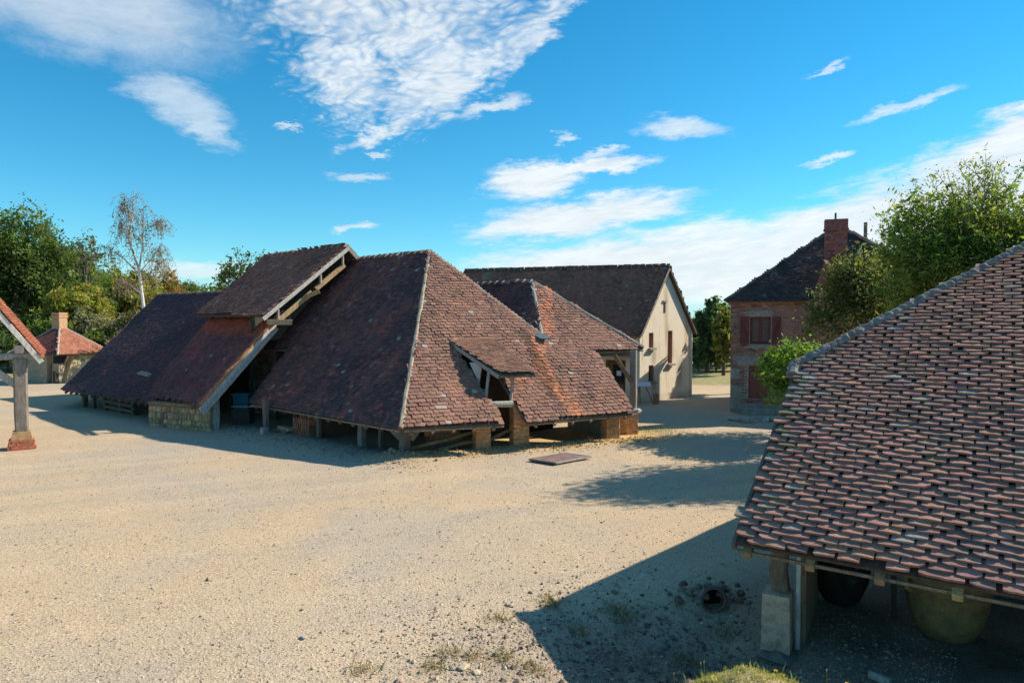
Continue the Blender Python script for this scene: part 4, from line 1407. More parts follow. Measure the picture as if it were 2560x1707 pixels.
# hidden slopes
n2 = V3(nin[1], -nin[0], 0)
bk2 = V3(4.35, 4.45, 0)
deck(near, [NC, NE, NE + bk2 * 1.0, NC + bk2], .08)
MB().beam(NA - nd * .03 + V3(0, 0, -.06), NC - nd * .03 + V3(0, 0, -.06), .05, .10, (.17, .13, .10)).build('verge_board', 'wood', near)
MB().beam(NA + nin * .05 + V3(0, 0, -.115), NB + nin * .05 + V3(0, 0, -.115), .04, .04, (.22, .155, .095)).build('eave_batten', 'wood', near)
for i in range(9):
    q = NA + nd * (.12 + .72 * i)
    MB().beam(q + slope * .03 + V3(0, 0, -.17), q + slope * 3.2 + V3(0, 0, -.17), .10, .10, var((.40, .27, .13), .15)).build('rafter_end', 'wood', near)
# corner post on its pedestal
pz = gz(3.40, 8.62)
MB().rock((3.45, 8.60, pz - .02), (.36, .32, .13), (.17, .165, .135), .8).build('footing_stone', 'stone', near)
PD = unit(V3(.86, -.5, 0))
PE = unit(V3(.5, .86, 0))
MB().box((3.42, 8.66, pz + .40), PD * .175, PE * .19, ez * .36, (.55, .39, .26), .93).build('pedestal', 'stone', near)
post(near, (3.47, 8.72, pz + .74), (3.47, 8.72, 1.55), .20, (.20, .14, .09), PD[:2], wob=.008)
MB().beam((3.64, 8.56, pz + .05), (3.64, 8.56, 1.42), .055, .055, (.47, .46, .41), up=PD).build('downpipe_batten', 'wood', near)
# board end wall and inner frame
wq0, wq1 = V3(3.70, 8.63, pz + .05), V3(4.45, 9.9, pz + .05)
MB().prism([wq0, wq1, wq1 + ez * 2.3, wq0 + ez * 1.45], V3(.05, -.03, 0), (.30, .20, .12)).build('end_board', 'wood', near)
MB().beam((4.0, 8.45, 1.15), (4.35, 8.15, 1.15), .12, .12, (.23, .17, .10)).build('tie_beam', 'wood', near)
MB().beam((4.72, 8.35, 1.35), (5.05, 8.9, .05), .06, .10, (.05, .042, .035)).build('brace', 'wood', near)
MB().beam((6.4, 8.0, -.15), (6.4, 8.0, 1.9), .12, .12, (.06, .05, .04)).build('post', 'wood', near)
MB().beam((6.2, 7.1, 1.12), (6.5, 8.3, 1.35), .14, .12, (.40, .30, .16)).build('tie_beam', 'wood', near)
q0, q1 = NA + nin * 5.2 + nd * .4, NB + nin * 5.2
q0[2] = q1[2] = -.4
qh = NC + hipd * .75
MB().prism([q0, q1, V3(q1[0], q1[1], 4.5), V3(qh[0], qh[1], 4.5), V3(q0[0], q0[1], 3.1)], nin * .1, (.10, .085, .07)).build('plank_screen', 'wood', near)  # added back wall, raised to stop sun reaching the floor
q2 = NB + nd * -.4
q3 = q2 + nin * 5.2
MB().prism([V3(q2[0], q2[1], -.4), V3(q3[0], q3[1], -.4), q3 + ez * 3.3, q2 + ez * .02], nd * .1, (.10, .085, .07)).build('plank_screen', 'wood', near)  # added end wall out of view; blocks sun from the open end
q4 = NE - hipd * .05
MB().prism([V3(q4[0], q4[1], -.4), V3(q4[0] + bk2[0], q4[1] + bk2[1], -.4), q4 + bk2 - ez * .15, q4 - ez * .15], unit(hipd) * .1, (.10, .085, .07)).build('plank_screen', 'wood', near)  # added wall, hidden from view; blocks sun under the far slope

# big clay jar, log, offcuts beneath it
jar = thing('clay_jar', (5.65, 8.75, 0), 'large tapering ochre clay jar standing in shade under the tile-roofed shed', 'jar')
zj = gz(5.65, 8.75)
MB().lathe((5.65, 8.75, zj), [(.0, .0), (.26, .0), (.32, .04), (.40, .20), (.46, .42), (.50, .68), (.51, .85), (.49, .98), (.46, 1.0), (.44, .9), (.0, .88)], 28, (.25, .165, .065)).build('body', 'stone', jar, True)
for s_ in (-1, 1):
    MB().tube([(5.65 + s_ * .5, 8.70, zj + .86), (5.65 + s_ * .60, 8.66, zj + .80), (5.65 + s_ * .58, 8.66, zj + .66), (5.65 + s_ * .48, 8.70, zj + .60)], .03, (.34, .22, .09), 8).build('handle', 'stone', jar)
jar2 = thing('clay_jar', (4.75, 9.75, 0), 'dark half-hidden clay jar beside the board end of the tile-roofed shed', 'jar')
zj = gz(4.75, 9.75)
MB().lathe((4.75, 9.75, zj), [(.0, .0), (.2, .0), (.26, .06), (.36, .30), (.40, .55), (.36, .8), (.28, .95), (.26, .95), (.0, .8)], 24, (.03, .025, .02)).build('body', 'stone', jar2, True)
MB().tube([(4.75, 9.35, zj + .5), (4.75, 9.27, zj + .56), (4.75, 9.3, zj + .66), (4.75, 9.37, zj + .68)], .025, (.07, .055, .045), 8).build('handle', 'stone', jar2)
lg = MB()
zl = gz(4.1, 7.55)
lg.tube([(4.06, 7.62, zl + .05), (4.14, 7.52, zl + .05), (4.20, 7.45, zl + .05)], [.045, .05, .045], (.40, .36, .28), 9)
tag(lg.build('log', 'wood'), 'short pale log lying on bare earth by the shed with the jar', 'log')

# ------------------------------------------------------------------ timber shed at the west edge
tf = thing('timber_frame_shed', (-15.05, 20.8, 0), 'open timber shed on a thick grey post with red tiled verge', 'shed')
td = unit(V3(.829, .559, 0))
tn = unit(V3(.559, -.829, 0))
TQ = V3(-15.05, 20.85, 0)
pr = MB()
z0 = gz(-15.05, 20.85) - .05
for zz, hh, w_, c_ in ((z0, .36, .36, (.43, .155, .085)), (z0 + .36, .24, .27, (.40, .26, .13))):
    pr.box(TQ + ez * (zz + hh / 2), td * w_, tn * w_, ez * hh / 2, c_, .82)
pr = pr.build('plinth', 'brick', tf)
for j in range(4):
    for i in range(3):
        w_ = .36 * (1 - .18 * (j + .5) / 4)
        cc = TQ + ez * (z0 + .045 + .088 * j) + tn * (w_ + .0) + td * ((i - 1 + (.25 if j % 2 else -.1)) * w_ * .64)
        MB().box(cc, td * w_ * .30, tn * .02, ez * .039, var((.45, .155, .085), .15)).build('brick', 'brick', pr)
        cc = TQ + ez * (z0 + .045 + .088 * j) - td * (w_ + .0) + tn * ((i - 1 + (.25 if j % 2 else -.1)) * w_ * .64)
        MB().box(cc, tn * w_ * .30, td * .02, ez * .039, var((.42, .15, .085), .15)).build('brick', 'brick', pr)
MB().beam(TQ + ez * .55, TQ + ez * 2.75, .34, .34, (.24, .205, .17), up=td, wob=.006).build('post', 'wood', tf)
MB().beam(TQ - td * 8 + ez * 2.83, TQ + td * .38 + ez * 2.83, .22, .20, (.36, .33, .29)).build('tie_beam', 'wood', tf)
MB().beam(TQ + tn * .3 + ez * 3.05, TQ - tn * 9 + ez * 3.05, .24, .24, (.26, .23, .20)).build('wall_plate', 'wood', tf)
MB().beam(TQ - td * .12 + ez * 1.95, TQ - td * 1.0 + ez * 2.80, .12, .20, (.42, .39, .35)).build('brace', 'wood', tf)
MB().beam(TQ - tn * .15 + ez * 1.95, TQ - tn * .9 + ez * 2.9, .12, .16, (.30, .27, .24)).build('brace', 'wood', tf)
MB().beam(TQ - td * .5 + ez * 2.93, TQ - td * 2.3 + ez * 4.9, .14, .20, (.38, .35, .32)).build('principal_rafter', 'wood', tf)
ts = unit(td * .95 - ez * 1.38)
TE = TQ + td * .50 + ez * 2.76 + tn * .25
TR = TE - ts * 6.2
bkt = -tn * 6.0
tile_face(tf, [TE, TR, TR + bkt, TE + bkt], tn, PAL_RED, .17, .11, .02, 2, 120, seed=71, lift=.03)
deck(tf, [TE, TR, TR + bkt, TE + bkt], .05, (.20, .14, .09))
TR2 = TR - td * 4.3 - ez * 5.4
deck(tf, [TR, TR2, TR2 + bkt, TR + bkt], .05, (.20, .14, .09))
MB().beam(TE + ts * .08 + tn * .03 - ez * .06, TR + tn * .03 - ez * .06, .05, .15, (.66, .61, .52)).build('verge_board', 'wood', tf)
for i in range(1, 6):
    MB().beam(TE - tn * (.25 + .55 * i) - ez * .17, TR - tn * (.25 + .55 * i) - ez * .17, .09, .12, var((.22, .165, .115), .15)).build('rafter', 'wood', tf)
MB().beam(TE - ts * 1.9 + tn * .1 - ez * .20, TE - ts * 1.9 + bkt - ez * .20, .15, .15, (.17, .13, .10)).build('purlin', 'wood', tf)

# ------------------------------------------------------------------ kiln hut with pyramid roof
hut = thing('kiln_hut', (-28.2, 43.0, 0), 'small stone kiln hut with low pyramid tile roof and square chimney', 'hut')
HF, HR_, HL = V3(-27.25, 40.9, 1.78), V3(-26.3, 44.6, 1.78), V3(-31.0, 41.9, 1.78)
HK = HR_ + HL - HF
HAP = (HR_ + HL) / 2 + ez * 1.72
for poly, pal, sd_ in (([HF, HR_, HAP], (((.36, .145, .085), .6), ((.26, .11, .075), .3), ((.40, .20, .13), .1)), 81), ([HL, HF, HAP], (((.16, .062, .05), .5), ((.22, .07, .055), .3), ((.11, .05, .045), .2)), 82)):  # second slope's palette is a shaded copy of the sunlit one
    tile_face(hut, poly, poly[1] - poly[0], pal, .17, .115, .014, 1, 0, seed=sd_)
for poly in ([HF, HR_, HAP], [HL, HF, HAP], [HR_, HK, HAP], [HK, HL, HAP]):
    deck(hut, poly)
cap_line(hut, HF, HAP, .15, .06, (.42, .38, .33), rough=.006)
cap_line(hut, HR_, HAP, .15, .06, (.42, .38, .33), rough=.006)
cap_line(hut, HL, HAP, .15, .06, (.42, .38, .33), rough=.006)
hx, hy = unit(HR_ - HF), unit(HL - HF)
cm = MB().box(HAP + ez * .22, hx * .29, hy * .29, ez * .44, (.46, .28, .16)).build('chimney', 'brick', hut)
MB().box(HAP + ez * .60, hx * .33, hy * .33, ez * .06, (.52, .29, .17)).build('chimney_band', 'brick', cm)
MB().box(HAP + ez * .76, hx * .30, hy * .30, ez * .08, (.48, .26, .16)).build('chimney_head', 'brick', cm)
hc = (HR_ + HL) / 2
hc = V3(hc[0], hc[1], 0)
wl = MB()
q = lambda a, b_, z: hc + hx * a + hy * b_ + ez * z
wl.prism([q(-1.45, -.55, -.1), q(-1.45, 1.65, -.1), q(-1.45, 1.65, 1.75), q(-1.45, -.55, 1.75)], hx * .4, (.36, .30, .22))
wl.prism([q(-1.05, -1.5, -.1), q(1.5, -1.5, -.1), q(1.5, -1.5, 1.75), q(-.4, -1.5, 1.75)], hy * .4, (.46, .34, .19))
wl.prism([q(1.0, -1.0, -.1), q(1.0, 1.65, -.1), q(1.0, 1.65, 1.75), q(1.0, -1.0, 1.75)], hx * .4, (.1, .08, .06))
wl.build('wall', 'stone', hut)
stone_wall(hut, q(-.5, -1.5, -.05), hx, -hy, 2.0, 1.7, .30, .20, (.50, .38, .22), n_single=80)
MB().box(q(-.95, -.95, .55), hx * .30, hy * .30, ez * .65, (.40, .32, .22), .8).build('buttress', 'stone', hut)
MB().box(q(-1.3, -1.1, .35), hx * .15, hy * .10, ez * .40, (.06, .05, .04)).build('door', 'wood', hut)
for a in (-1.15, 1.1):
    MB().beam(q(a, -1.55, 1.1), q(a, -1.85, 1.68), .09, .09, (.22, .14, .09)).build('eave_bracket', 'wood', hut)

# ------------------------------------------------------------------ small things in the yard
pl = thing('steel_plate', (1.6, 19.3, 0), 'flat rusty steel hatch plate lying on the yard before the brick piers', 'plate')
zp = .03
pq = [V3(.48, 18.95, zp), V3(1.18, 18.45, zp), V3(2.25, 19.25, zp + .02), V3(1.55, 19.72, zp + .02)]
MB().prism(pq, V3(0, 0, .035), (.27, .175, .15)).build('sheet', 'metal', pl)
for i in range(4):
    a, c_ = pq[i], pq[(i + 1) % 4]
    MB().beam(a + ez * .02, c_ + ez * .02, .05, .045, (.36, .34, .29) if i in (1, 2) else (.12, .12, .09)).build('frame_bar', 'metal', pl)

rp = thing('rock_pile', (9.4, 26.4, 0), 'low heap of pale broken rocks in front of the leafy bush', 'rocks')
for i in range(16):
    x, y = 9.6 + rng.uniform(-.95, 1.0), 26.35 + rng.normal(0, .22)
    r_ = rng.uniform(.10, .22)
    MB().rock((x, y, r_ * .35), r_ * V3(1.3, 1, .8), var((.46, .42, .34), .15)).build('rock', 'stone', rp)

sg = thing('information_stand', (5.95, 31.5, 0), 'small slanted white information board on thin legs by the plaster house corner', 'sign')
zb = .82
MB().prism([V3(5.72, 31.45, zb), V3(6.45, 31.55, zb), V3(6.45, 31.8, zb + .16), V3(5.72, 31.72, zb + .16)], V3(0, -.02, .035), (.70, .72, .73)).build('board', 'plain', sg)
for a, c_ in (((5.88, 31.55, zb), (5.80, 31.45, 0)), ((6.22, 31.62, zb), (6.55, 31.5, 0)), ((5.95, 31.72, zb), (6.0, 31.85, 0))):
    MB().beam(a, c_, .035, .035, (.20, .13, .08)).build('leg', 'wood', sg)
lb = MB().box((6.72, 31.75, .23), V3(.11, .04, 0), V3(-.02, .05, .03), V3(0, .06, .24), (.48, .22, .12))
tag(lb.build('board', 'wood'), 'short reddish board leaning at the foot of the plaster gable wall', 'board')

# tile stack, hopper, beams and rail in the sheds
st = thing('tile_stack', (-6.9, 22.7, 0), 'stack of orange clay tiles on edge under the dark long eave', 'tiles')
for j in range(4):
    for i in range(14):
        c_ = V3(-6.95, 22.75, .13 + j * .215) - e1 * (i * .075 - .5) + inM * rng.normal(0, .012)
        if j == 3 and i < 6:
            continue
        MB().box(c_, e1 * .02, inM * .13, ez * .10 + e1 * .012 * (1 if (i + j) % 2 else -1), var((.36, .17, .10), .2)).build('tile', 'tile', st)
bt = thing('brick_pallet', (-7.7, 23.3, 0), 'low pallet with a few pale bricks beside the tile stack', 'pallet')
for i in range(3):
    c_ = V3(-7.75, 23.3, .16) + inM * (i - 1) * .2
    MB().box(c_, e1 * .42, inM * .05, ez * .02, (.24, .18, .12)).build('slat', 'wood', bt)
for i in range(2):
    MB().box(V3(-7.75, 23.3, .07) + e1 * (i - .5) * .6, e1 * .04, inM * .26, ez * .07, (.2, .15, .1)).build('bearer', 'wood', bt)
for i in range(5):
    MB().box(V3(-7.75, 23.25, .235) + e1 * (i - 2) * .15, e1 * .06, inM * .11, ez * .055, var((.42, .32, .22), .15)).build('brick', 'brick', bt)
hp = thing('plank_hopper', (-2.2, 20.6, 0), 'tapered plank hopper box behind the grey corner post', 'hopper')
for i in range(3):
    z = .92 - .19 * i
    w_ = .78 - .13 * i
    MB().box(V3(-2.15, 20.45 + .04 * i, z), eh * w_, inH * .025 - ez * .01, ez * .085, var((.36, .22, .11), .15)).build('plank', 'wood', hp)
    MB().box(V3(-2.15, 20.45 + .04 * i, z) + eh * (w_ - .03) + inH * .4, inH * .4, eh * .02, ez * .085, var((.30, .19, .10), .15)).build('plank', 'wood', hp)
MB().box((-2.1, 20.75, .25), eh * .48, inH * .22, ez * .30, (.16, .13, .10)).build('base_frame', 'wood', hp)
for (a, c_, w_, lab) in (((-2.95, 20.0, .16), (-.95, 21.1, .52), .10, 'long pole propped low behind the corner post beside the hopper'), ((-2.2, 20.15, .10), (-.75, 20.95, .28), .09, 'shorter pole lying under the propped long pole'), ((-.7, 20.95, .22), (.15, 21.35, .62), .11, 'rough beam between the two taller brick piers')):
    m = MB().beam(a, c_, w_, w_, (.37, .25, .13), wob=.012)
    tag(m.build('beam', 'wood'), lab, 'beam')
rail = MB().beam((-10.4, 25.2, .72), (-8.5, 24.75, .78), .035, .035, (.42, .42, .38))
tag(rail.build('rail', 'wood'), 'thin pale rail across the opening between kiln hall and large shed', 'rail')
gt_ = thing('slatted_gate', (-9.8, 26.9, 0), 'grey slatted wooden gate standing in the dark kiln hall opening', 'gate')
for i in range(7):
    MB().box((-10.35 + i * .16, 26.95 - i * .02, .95), V3(.045, 0, 0), V3(0, .012, 0), V3(0, 0, .62), var((.15, .135, .12), .1)).build('slat', 'wood', gt_)
for z in (.5, 1.4):
    MB().box((-9.87, 26.92, z), V3(.56, -.07, 0), V3(0, .015, 0), V3(0, 0, .04), (.13, .12, .10)).build('cross_bar', 'wood', gt_)
tb = thing('blue_tub', (-10.15, 25.6, 0), 'blue plastic tub behind the grey post of the kiln hall', 'tub')
MB().box((-10.2, 25.75, .84), V3(.30, 0, 0), V3(0, .22, 0), V3(0, 0, -.28), (.025, .14, .19), .86).build('body', 'plain', tb)
MB().box((-10.2, 25.75, 1.13), V3(.33, 0, 0), V3(0, .25, 0), V3(0, 0, .02), (.03, .20, .26)).build('rim', 'plain', tb)
MB().box((-10.2, 25.75, .28), V3(.34, 0, 0), V3(0, .25, 0), V3(0, 0, .27), (.10, .085, .07)).build('crate_base', 'wood', tb)

# drain pipe in the ditch
dp = thing('drain_pipe', (2.9, 9.7, 0), 'round dark clay drain pipe mouth in the shaded ditch', 'pipe')
zc = gz(2.86, 9.55) + .17
m = MB()
n_ = 20
vs, fs = [], []
for r_, y_ in ((.150, 9.5), (.19, 9.5), (.19, 9.95), (.150, 9.95)):
    for k in range(n_):
        a = 2 * math.pi * k / n_
        vs.append((2.86 + r_ * math.cos(a) + (y_ - 9.55) * .30, y_, zc + r_ * math.sin(a) - (y_ - 9.55) * .35))
for j in range(4):
    for k in range(n_):
        fs.append((j * n_ + k, j * n_ + (k + 1) % n_, ((j + 1) % 4) * n_ + (k + 1) % n_, ((j + 1) % 4) * n_ + k))
m.add(vs, fs, (.16, .12, .095)).build('barrel', 'stone', dp, True)
MB().box((2.9, 9.75, zc - .05), V3(.11, 0, 0), V3(0, .02, 0), V3(0, 0, .12), (.012, .011, .01)).build('bore_shade', 'stone', dp)  # near-black plate standing in for the shade inside the pipe
mb_ = MB()
for i in range(26):
    a = rng.uniform(-.3, 3.4)
    mb_.rock((2.95 + math.cos(a) * rng.uniform(.22, .6), 9.85 + rng.normal(0, .16), zc + math.sin(a) * .13 - .08), rng.uniform(.04, .10), var((.21, .17, .125), .15))
mb_.build('rubble', 'stone', None, kind='stuff')

# ------------------------------------------------------------------ loose gravel, rubble and twigs
def scatter(name, n, area, size, pal, flat=.7, dens=None, seed=1):
    r = np.random.default_rng(seed)
    x, y = area(r, n)
    z = ground_h(x, y)
    s = np.exp(r.normal(math.log(size), .42, n))
    base = np.array([(1, 0, 0), (-1, 0, 0), (0, 1, 0), (0, -1, 0), (0, 0, 1), (0, 0, -1)], float)
    f0 = [(0, 2, 4), (2, 1, 4), (1, 3, 4), (3, 0, 4), (2, 0, 5), (1, 2, 5), (3, 1, 5), (0, 3, 5)]
    vs = base[None] * r.uniform(.6, 1.25, (n, 6, 1)) + r.normal(0, .14, (n, 6, 3))
    vs = vs * s[:, None, None] * np.array((1, 1, flat))
    a = r.uniform(0, 6.28, n)
    ca, sa = np.cos(a)[:, None], np.sin(a)[:, None]
    X = vs[..., 0] * ca - vs[..., 1] * sa
    Y = vs[..., 0] * sa + vs[..., 1] * ca
    w = np.stack([X + x[:, None], Y + y[:, None], vs[..., 2] + z[:, None] + s[:, None] * .2], -1)
    pal = np.array(pal)
    t = pal[r.integers(0, len(pal), n)] * (1 + r.normal(0, .2, (n, 1)))
    m = MB()
    m.v = [w.reshape(-1, 3)]
    m.c = [np.repeat(np.clip(t, .01, .8), 6, axis=0)]
    m.f = [tuple(i + 6 * k for i in f) for k in range(n) for f in f0]
    m.n = 6 * n
    return m.build(name, 'stone', None, kind='stuff')


def near_yard(r, n):
    y = 6.6 + 15.5 * r.random(n) ** 1.7
    x = (r.random(n) * 1.75 - 0.95) * y * .83
    return x, y


scatter('gravel', 42000, near_yard, .0085, ((.46, .37, .27), (.42, .35, .27), (.55, .46, .35), (.34, .28, .22), (.50, .36, .25), (.44, .39, .32)), seed=3)
scatter('pebbles', 130, near_yard, .015, ((.12, .095, .07), (.22, .175, .13), (.15, .10, .065)), seed=4)


def corner_rubble(r, n):
    return -1.2 + r.normal(0, .9, n) + 1.0, 8.1 + r.normal(0, .75, n)


scatter('rubble', 1700, corner_rubble, .0135, ((.52, .41, .28), (.44, .36, .26), (.35, .26, .18), (.38, .22, .15)), seed=5)


def ditch(r, n):
    return 2.0 + r.normal(0, 1.1, n), 8.3 + r.normal(0, .85, n)


scatter('rubble', 2600, ditch, .020, ((.22, .17, .12), (.30, .24, .17), (.15, .115, .08), (.27, .23, .18)), seed=6)


def bank(r, n):
    t = r.random(n)
    return -3.6 + 8.2 * t + r.normal(0, .22, n), 18.95 + 3.3 * t + r.normal(0, .3, n)


scatter('rubble', 1500, bank, .022, ((.56, .38, .18), (.46, .34, .2), (.48, .40, .28), (.24, .18, .11), (.42, .24, .13)), seed=7)


def west_edge(r, n):
    t = r.random(n)
    return -2.6 - 8.0 * t + r.normal(0, .35, n), 18.3 + 6.2 * t + r.normal(0, .5, n)


scatter('gravel', 2500, west_edge, .017, ((.30, .28, .25), (.38, .36, .33), (.20, .18, .17)), seed=8)

for (x, y, r_, c_, lab) in ((-.55, 7.72, .075, (.50, .40, .27), 'pale flat stone lying alone near the shadow tip of the near roof'), (-.42, 7.62, .05, (.55, .45, .30), 'smaller ochre stone touching the pale flat stone'), (-2.62, 8.42, .045, (.42, .41, .37), 'greyish stone lying alone in the open gravel')):
    m = MB().rock((x, y, gz(x, y) + r_ * .3), r_ * V3(1.4, 1, .7), c_)
    tag(m.build('stone', 'stone'), lab, 'stone')

# ------------------------------------------------------------------ vegetation
def leaf_cloud(m, centers, per, spread, size, pal, r, aspect=.5, droop=0.0, shadevar=.25):
    n = len(centers) * per
    c = np.repeat(centers, per, axis=0) + r.normal(0, 1, (n, 3)) * spread
    if droop:
        c[:, 2] -= np.abs(r.normal(0, droop, n))
    nrm = r.normal(0, 1, (n, 3)) + np.array((0, 0, .8))
    nrm /= np.linalg.norm(nrm, axis=1)[:, None]
    ax = np.cross(nrm, r.normal(0, 1, (n, 3)))
    ax /= np.linalg.norm(ax, axis=1)[:, None]
    bx = np.cross(nrm, ax)
    s = size * np.exp(r.normal(0, .42, n))[:, None]
    fold = nrm * s * .12
    v = np.stack([c - ax * s, c + bx * s * aspect - fold, c + ax * s, c - bx * s * aspect + fold], 1).reshape(-1, 3)
    pal = np.array(pal)
    cl = pal[r.integers(0, len(pal), len(centers))] * (1 + r.normal(0, shadevar, (len(centers), 1)))
    t = np.repeat(cl, per, axis=0) * (1 + r.normal(0, .18, (n, 1)))
    k = m.n
    m.v.append(v)
    m.c.append(np.repeat(np.clip(t, .006, .5), 4, axis=0))
    idx = (np.arange(n) * 4 + k).tolist()
    m.f.extend([(i, i + 1, i + 2, i + 3) for i in idx])
    m.n += 4 * n


def crown_points(c, rad, lobes, n, r, lo=.35):
    """clump centres in an uneven crown made of many lobes"""
    c, rad = np.asarray(c, float), np.asarray(rad, float)
    d = r.normal(0, 1, (lobes, 3))
    d /= np.linalg.norm(d, axis=1)[:, None]
    d[:, 2] = np.where(d[:, 2] < -.55, -d[:, 2] * .6, d[:, 2])
    lc = d * r.uniform(.35, .75, (lobes, 1))
    lr = r.uniform(.26, .48, lobes)
    k = r.integers(0, lobes, n)
    q = r.normal(0, 1, (n, 3))
    q /= np.linalg.norm(q, axis=1)[:, None]
    q = q * (r.uniform(lo, 1.0, (n, 1)) ** .6)
    return c + (lc[k] + q * lr[k][:, None]) * rad, c + lc * rad


def tree(name, x, y, h, cr, pal, label, group=None, clumps=220, per=26, leaf=.22, lobes=14, seed=1, crown_z=.58, crown_h=.42, bark=(.10, .08, .06), trunk=True, spread=None, aspect=.5, cat='tree', trunk_r=None):
    r = np.random.default_rng(seed)
    z0 = gz(x, y) if abs(x) < 60 and y < 90 else 0.0
    t = thing(name, (x, y, z0), label, cat, group)
    pts, lc = crown_points((x, y, z0 + h * crown_z), (cr, cr, h * crown_h) if np.isscalar(cr) else (cr[0], cr[1], h * crown_h), lobes, clumps, r)
    m = MB()
    leaf_cloud(m, pts, per, spread or float(np.min(cr)) * .085, leaf, pal, r, aspect)
    m.build('crown', 'leaf', t)
    if trunk:
        b = MB()
        tr = trunk_r or h * .022
        b.tube([(x, y, z0 - .1), (x + r.normal(0, .1), y, z0 + h * .25), (x + r.normal(0, .15), y, z0 + h * .6), (x, y, z0 + h * .85)], [tr * 1.25, tr, tr * .6, tr * .2], bark, 8)
        for q in lc[:8]:
            s0 = V3(x, y, z0 + h * r.uniform(.2, .5))
            b.tube([s0, (s0 + q) / 2 + V3(0, 0, .03 * h), q], [tr * .45, tr * .3, tr * .1], bark, 5)
        b.build('trunk', 'bark', t)
    return t


DG = ((0.094, 0.153, 0.040), (0.124, 0.189, 0.050), (0.071, 0.118, 0.035), (0.165, 0.206, 0.061))
MG = ((0.112, 0.177, 0.040), (0.153, 0.206, 0.045), (0.085, 0.142, 0.035), (0.189, 0.206, 0.047))
YG = ((0.236, 0.242, 0.042), (0.295, 0.254, 0.050), (0.177, 0.212, 0.041), (0.319, 0.248, 0.059), (0.153, 0.171, 0.035))
OG = ((.24, .18, .05), (.16, .16, .045), (.30, .17, .055))

WOOD = [  # x, depth, height, crown radius, palette, label
    (-44.5, 56, 13.3, 5.0, DG, 'tall dark green oak at the outer edge of the wood'),
    (-41.3, 57, 13.9, 4.3, DG, 'tallest dark green oak of the wood, pointed top'),
    (-40.7, 60, 12.4, 3.9, DG, 'round dark oak just below the tallest oak'),
    (-40.6, 63, 10.9, 3.4, MG, 'mid green tree between the oaks and the lower yellowing trees'),
    (-42.0, 68, 9.7, 3.3, MG, 'bright green tree on the descending edge of the wood'),
    (-43.1, 74, 9.9, 3.8, YG, 'yellow-green tree rising beside the birch on the oak side'),
    (-33.5, 60, 7.8, 2.6, YG, 'golden green low tree just before the birch trunk'),
    (-34.6, 55, 7.2, 2.7, YG, 'sunlit yellow-green bushy tree above the kiln hut roof'),
    (-44.2, 82, 10.4, 4.0, YG, 'broad yellow-green tree behind the birch stem'),
    (-36.3, 72, 9.1, 2.8, OG, 'orange tinted autumn tree beyond the birch'),
    (-47.9, 100, 9.1, 4.2, MG, 'green tree in the distance beyond the autumn tree'),
    (-34.8, 58, 6.8, 2.4, MG, 'leafy green tree between the sunlit bushy tree and the birch'),
    (-34.6, 66, 7.4, 2.6, YG, 'low golden tree filling the gap past the birch stem'),
    (-51.9, 68, 13.1, 5.5, MG, 'mid green tree deep in the wood behind the oaks'),
    (-55.8, 66, 13.7, 6.0, DG, 'dark oak half out of view behind the outer oak'),
]
for i, (x, y, h, cr, pal, lab) in enumerate(WOOD):
    tree('oak_tree' if pal is DG else 'woodland_tree', x, y, h, cr, pal, lab, 'trees of the wood', 460, 46, .115, 18, 100 + i, .52, .48)
for i, (x, y, h, cr, pal, lab) in enumerate((
        (-36.9, 50, 3.0, 2.2, DG, 'dark shrub beneath the tall oaks beside the timber shed post'),
        (-34.0, 51, 4.5, 2.0, MG, 'green shrub standing behind the hut chimney'),
        (-31.9, 52, 5.0, 2.1, ((.22, .22, .13), (.17, .18, .10), (.28, .25, .16)), 'greyish thin shrub past the hut chimney'),
        (-29.0, 51, 4.5, 2.0, ((.22, .18, .11), (.17, .17, .09), (.27, .22, .14)), 'brownish twiggy shrub above the long dark roof'),
        (-40.2, 51, 3.0, 2.4, DG, 'dark shrub at the wood edge behind the timber shed'),
        (-30.7, 58, 5.5, 2.2, YG, 'yellowish shrub between birch and long dark roof'),
        (-37.2, 53, 5.0, 2.6, MG, 'leafy green shrub between the oaks and the hut chimney'),
        (-29.5, 50, 3.5, 1.8, MG, 'low green shrub by the verge of the long dark roof'))):
    tree('shrub', x, y, h, cr, pal, lab, 'shrubs below the wood', 220, 34, .10, 12, 140 + i, .5, .5, trunk=True, cat='shrub')
for i, (x, y, h, cr, pal, lab) in enumerate((
        (-54.6, 118, 10.3, 5.5, MG, 'distant green tree behind the end of the long dark roof'),
        (-53.2, 122, 10.2, 5.5, DG, 'distant darker tree next to the young ash'),
        (-49.1, 120, 10.3, 6.0, MG, 'distant green tree behind the young ash'),
        (-61.6, 126, 10.6, 6.0, DG, 'distant dark tree rising behind the autumn tree'))):
    tree('far_tree', x, y, h, cr, pal, lab, 'far trees on the skyline', 260, 26, .24, 14, 160 + i, .5, .5)

# sparse young tree behind the raised roof
tree('young_ash', -18.2, 46, 8.9, 2.0, ((.085, .13, .05), (.11, .15, .06), (.06, .10, .04)), 'slender blue-green young ash behind the raised roof', None, 130, 30, .085, 22, 171, .62, .42, spread=.20)
# thin bare-topped tree at the wood edge
tree('thin_tree', -38.2, 61, 12.2, 1.8, ((.12, .11, .07), (.10, .10, .06)), 'thin half-bare tree sticking out right of the oaks', None, 45, 9, .14, 20, 172, .70, .34, bark=(.16, .13, .11), spread=.30)

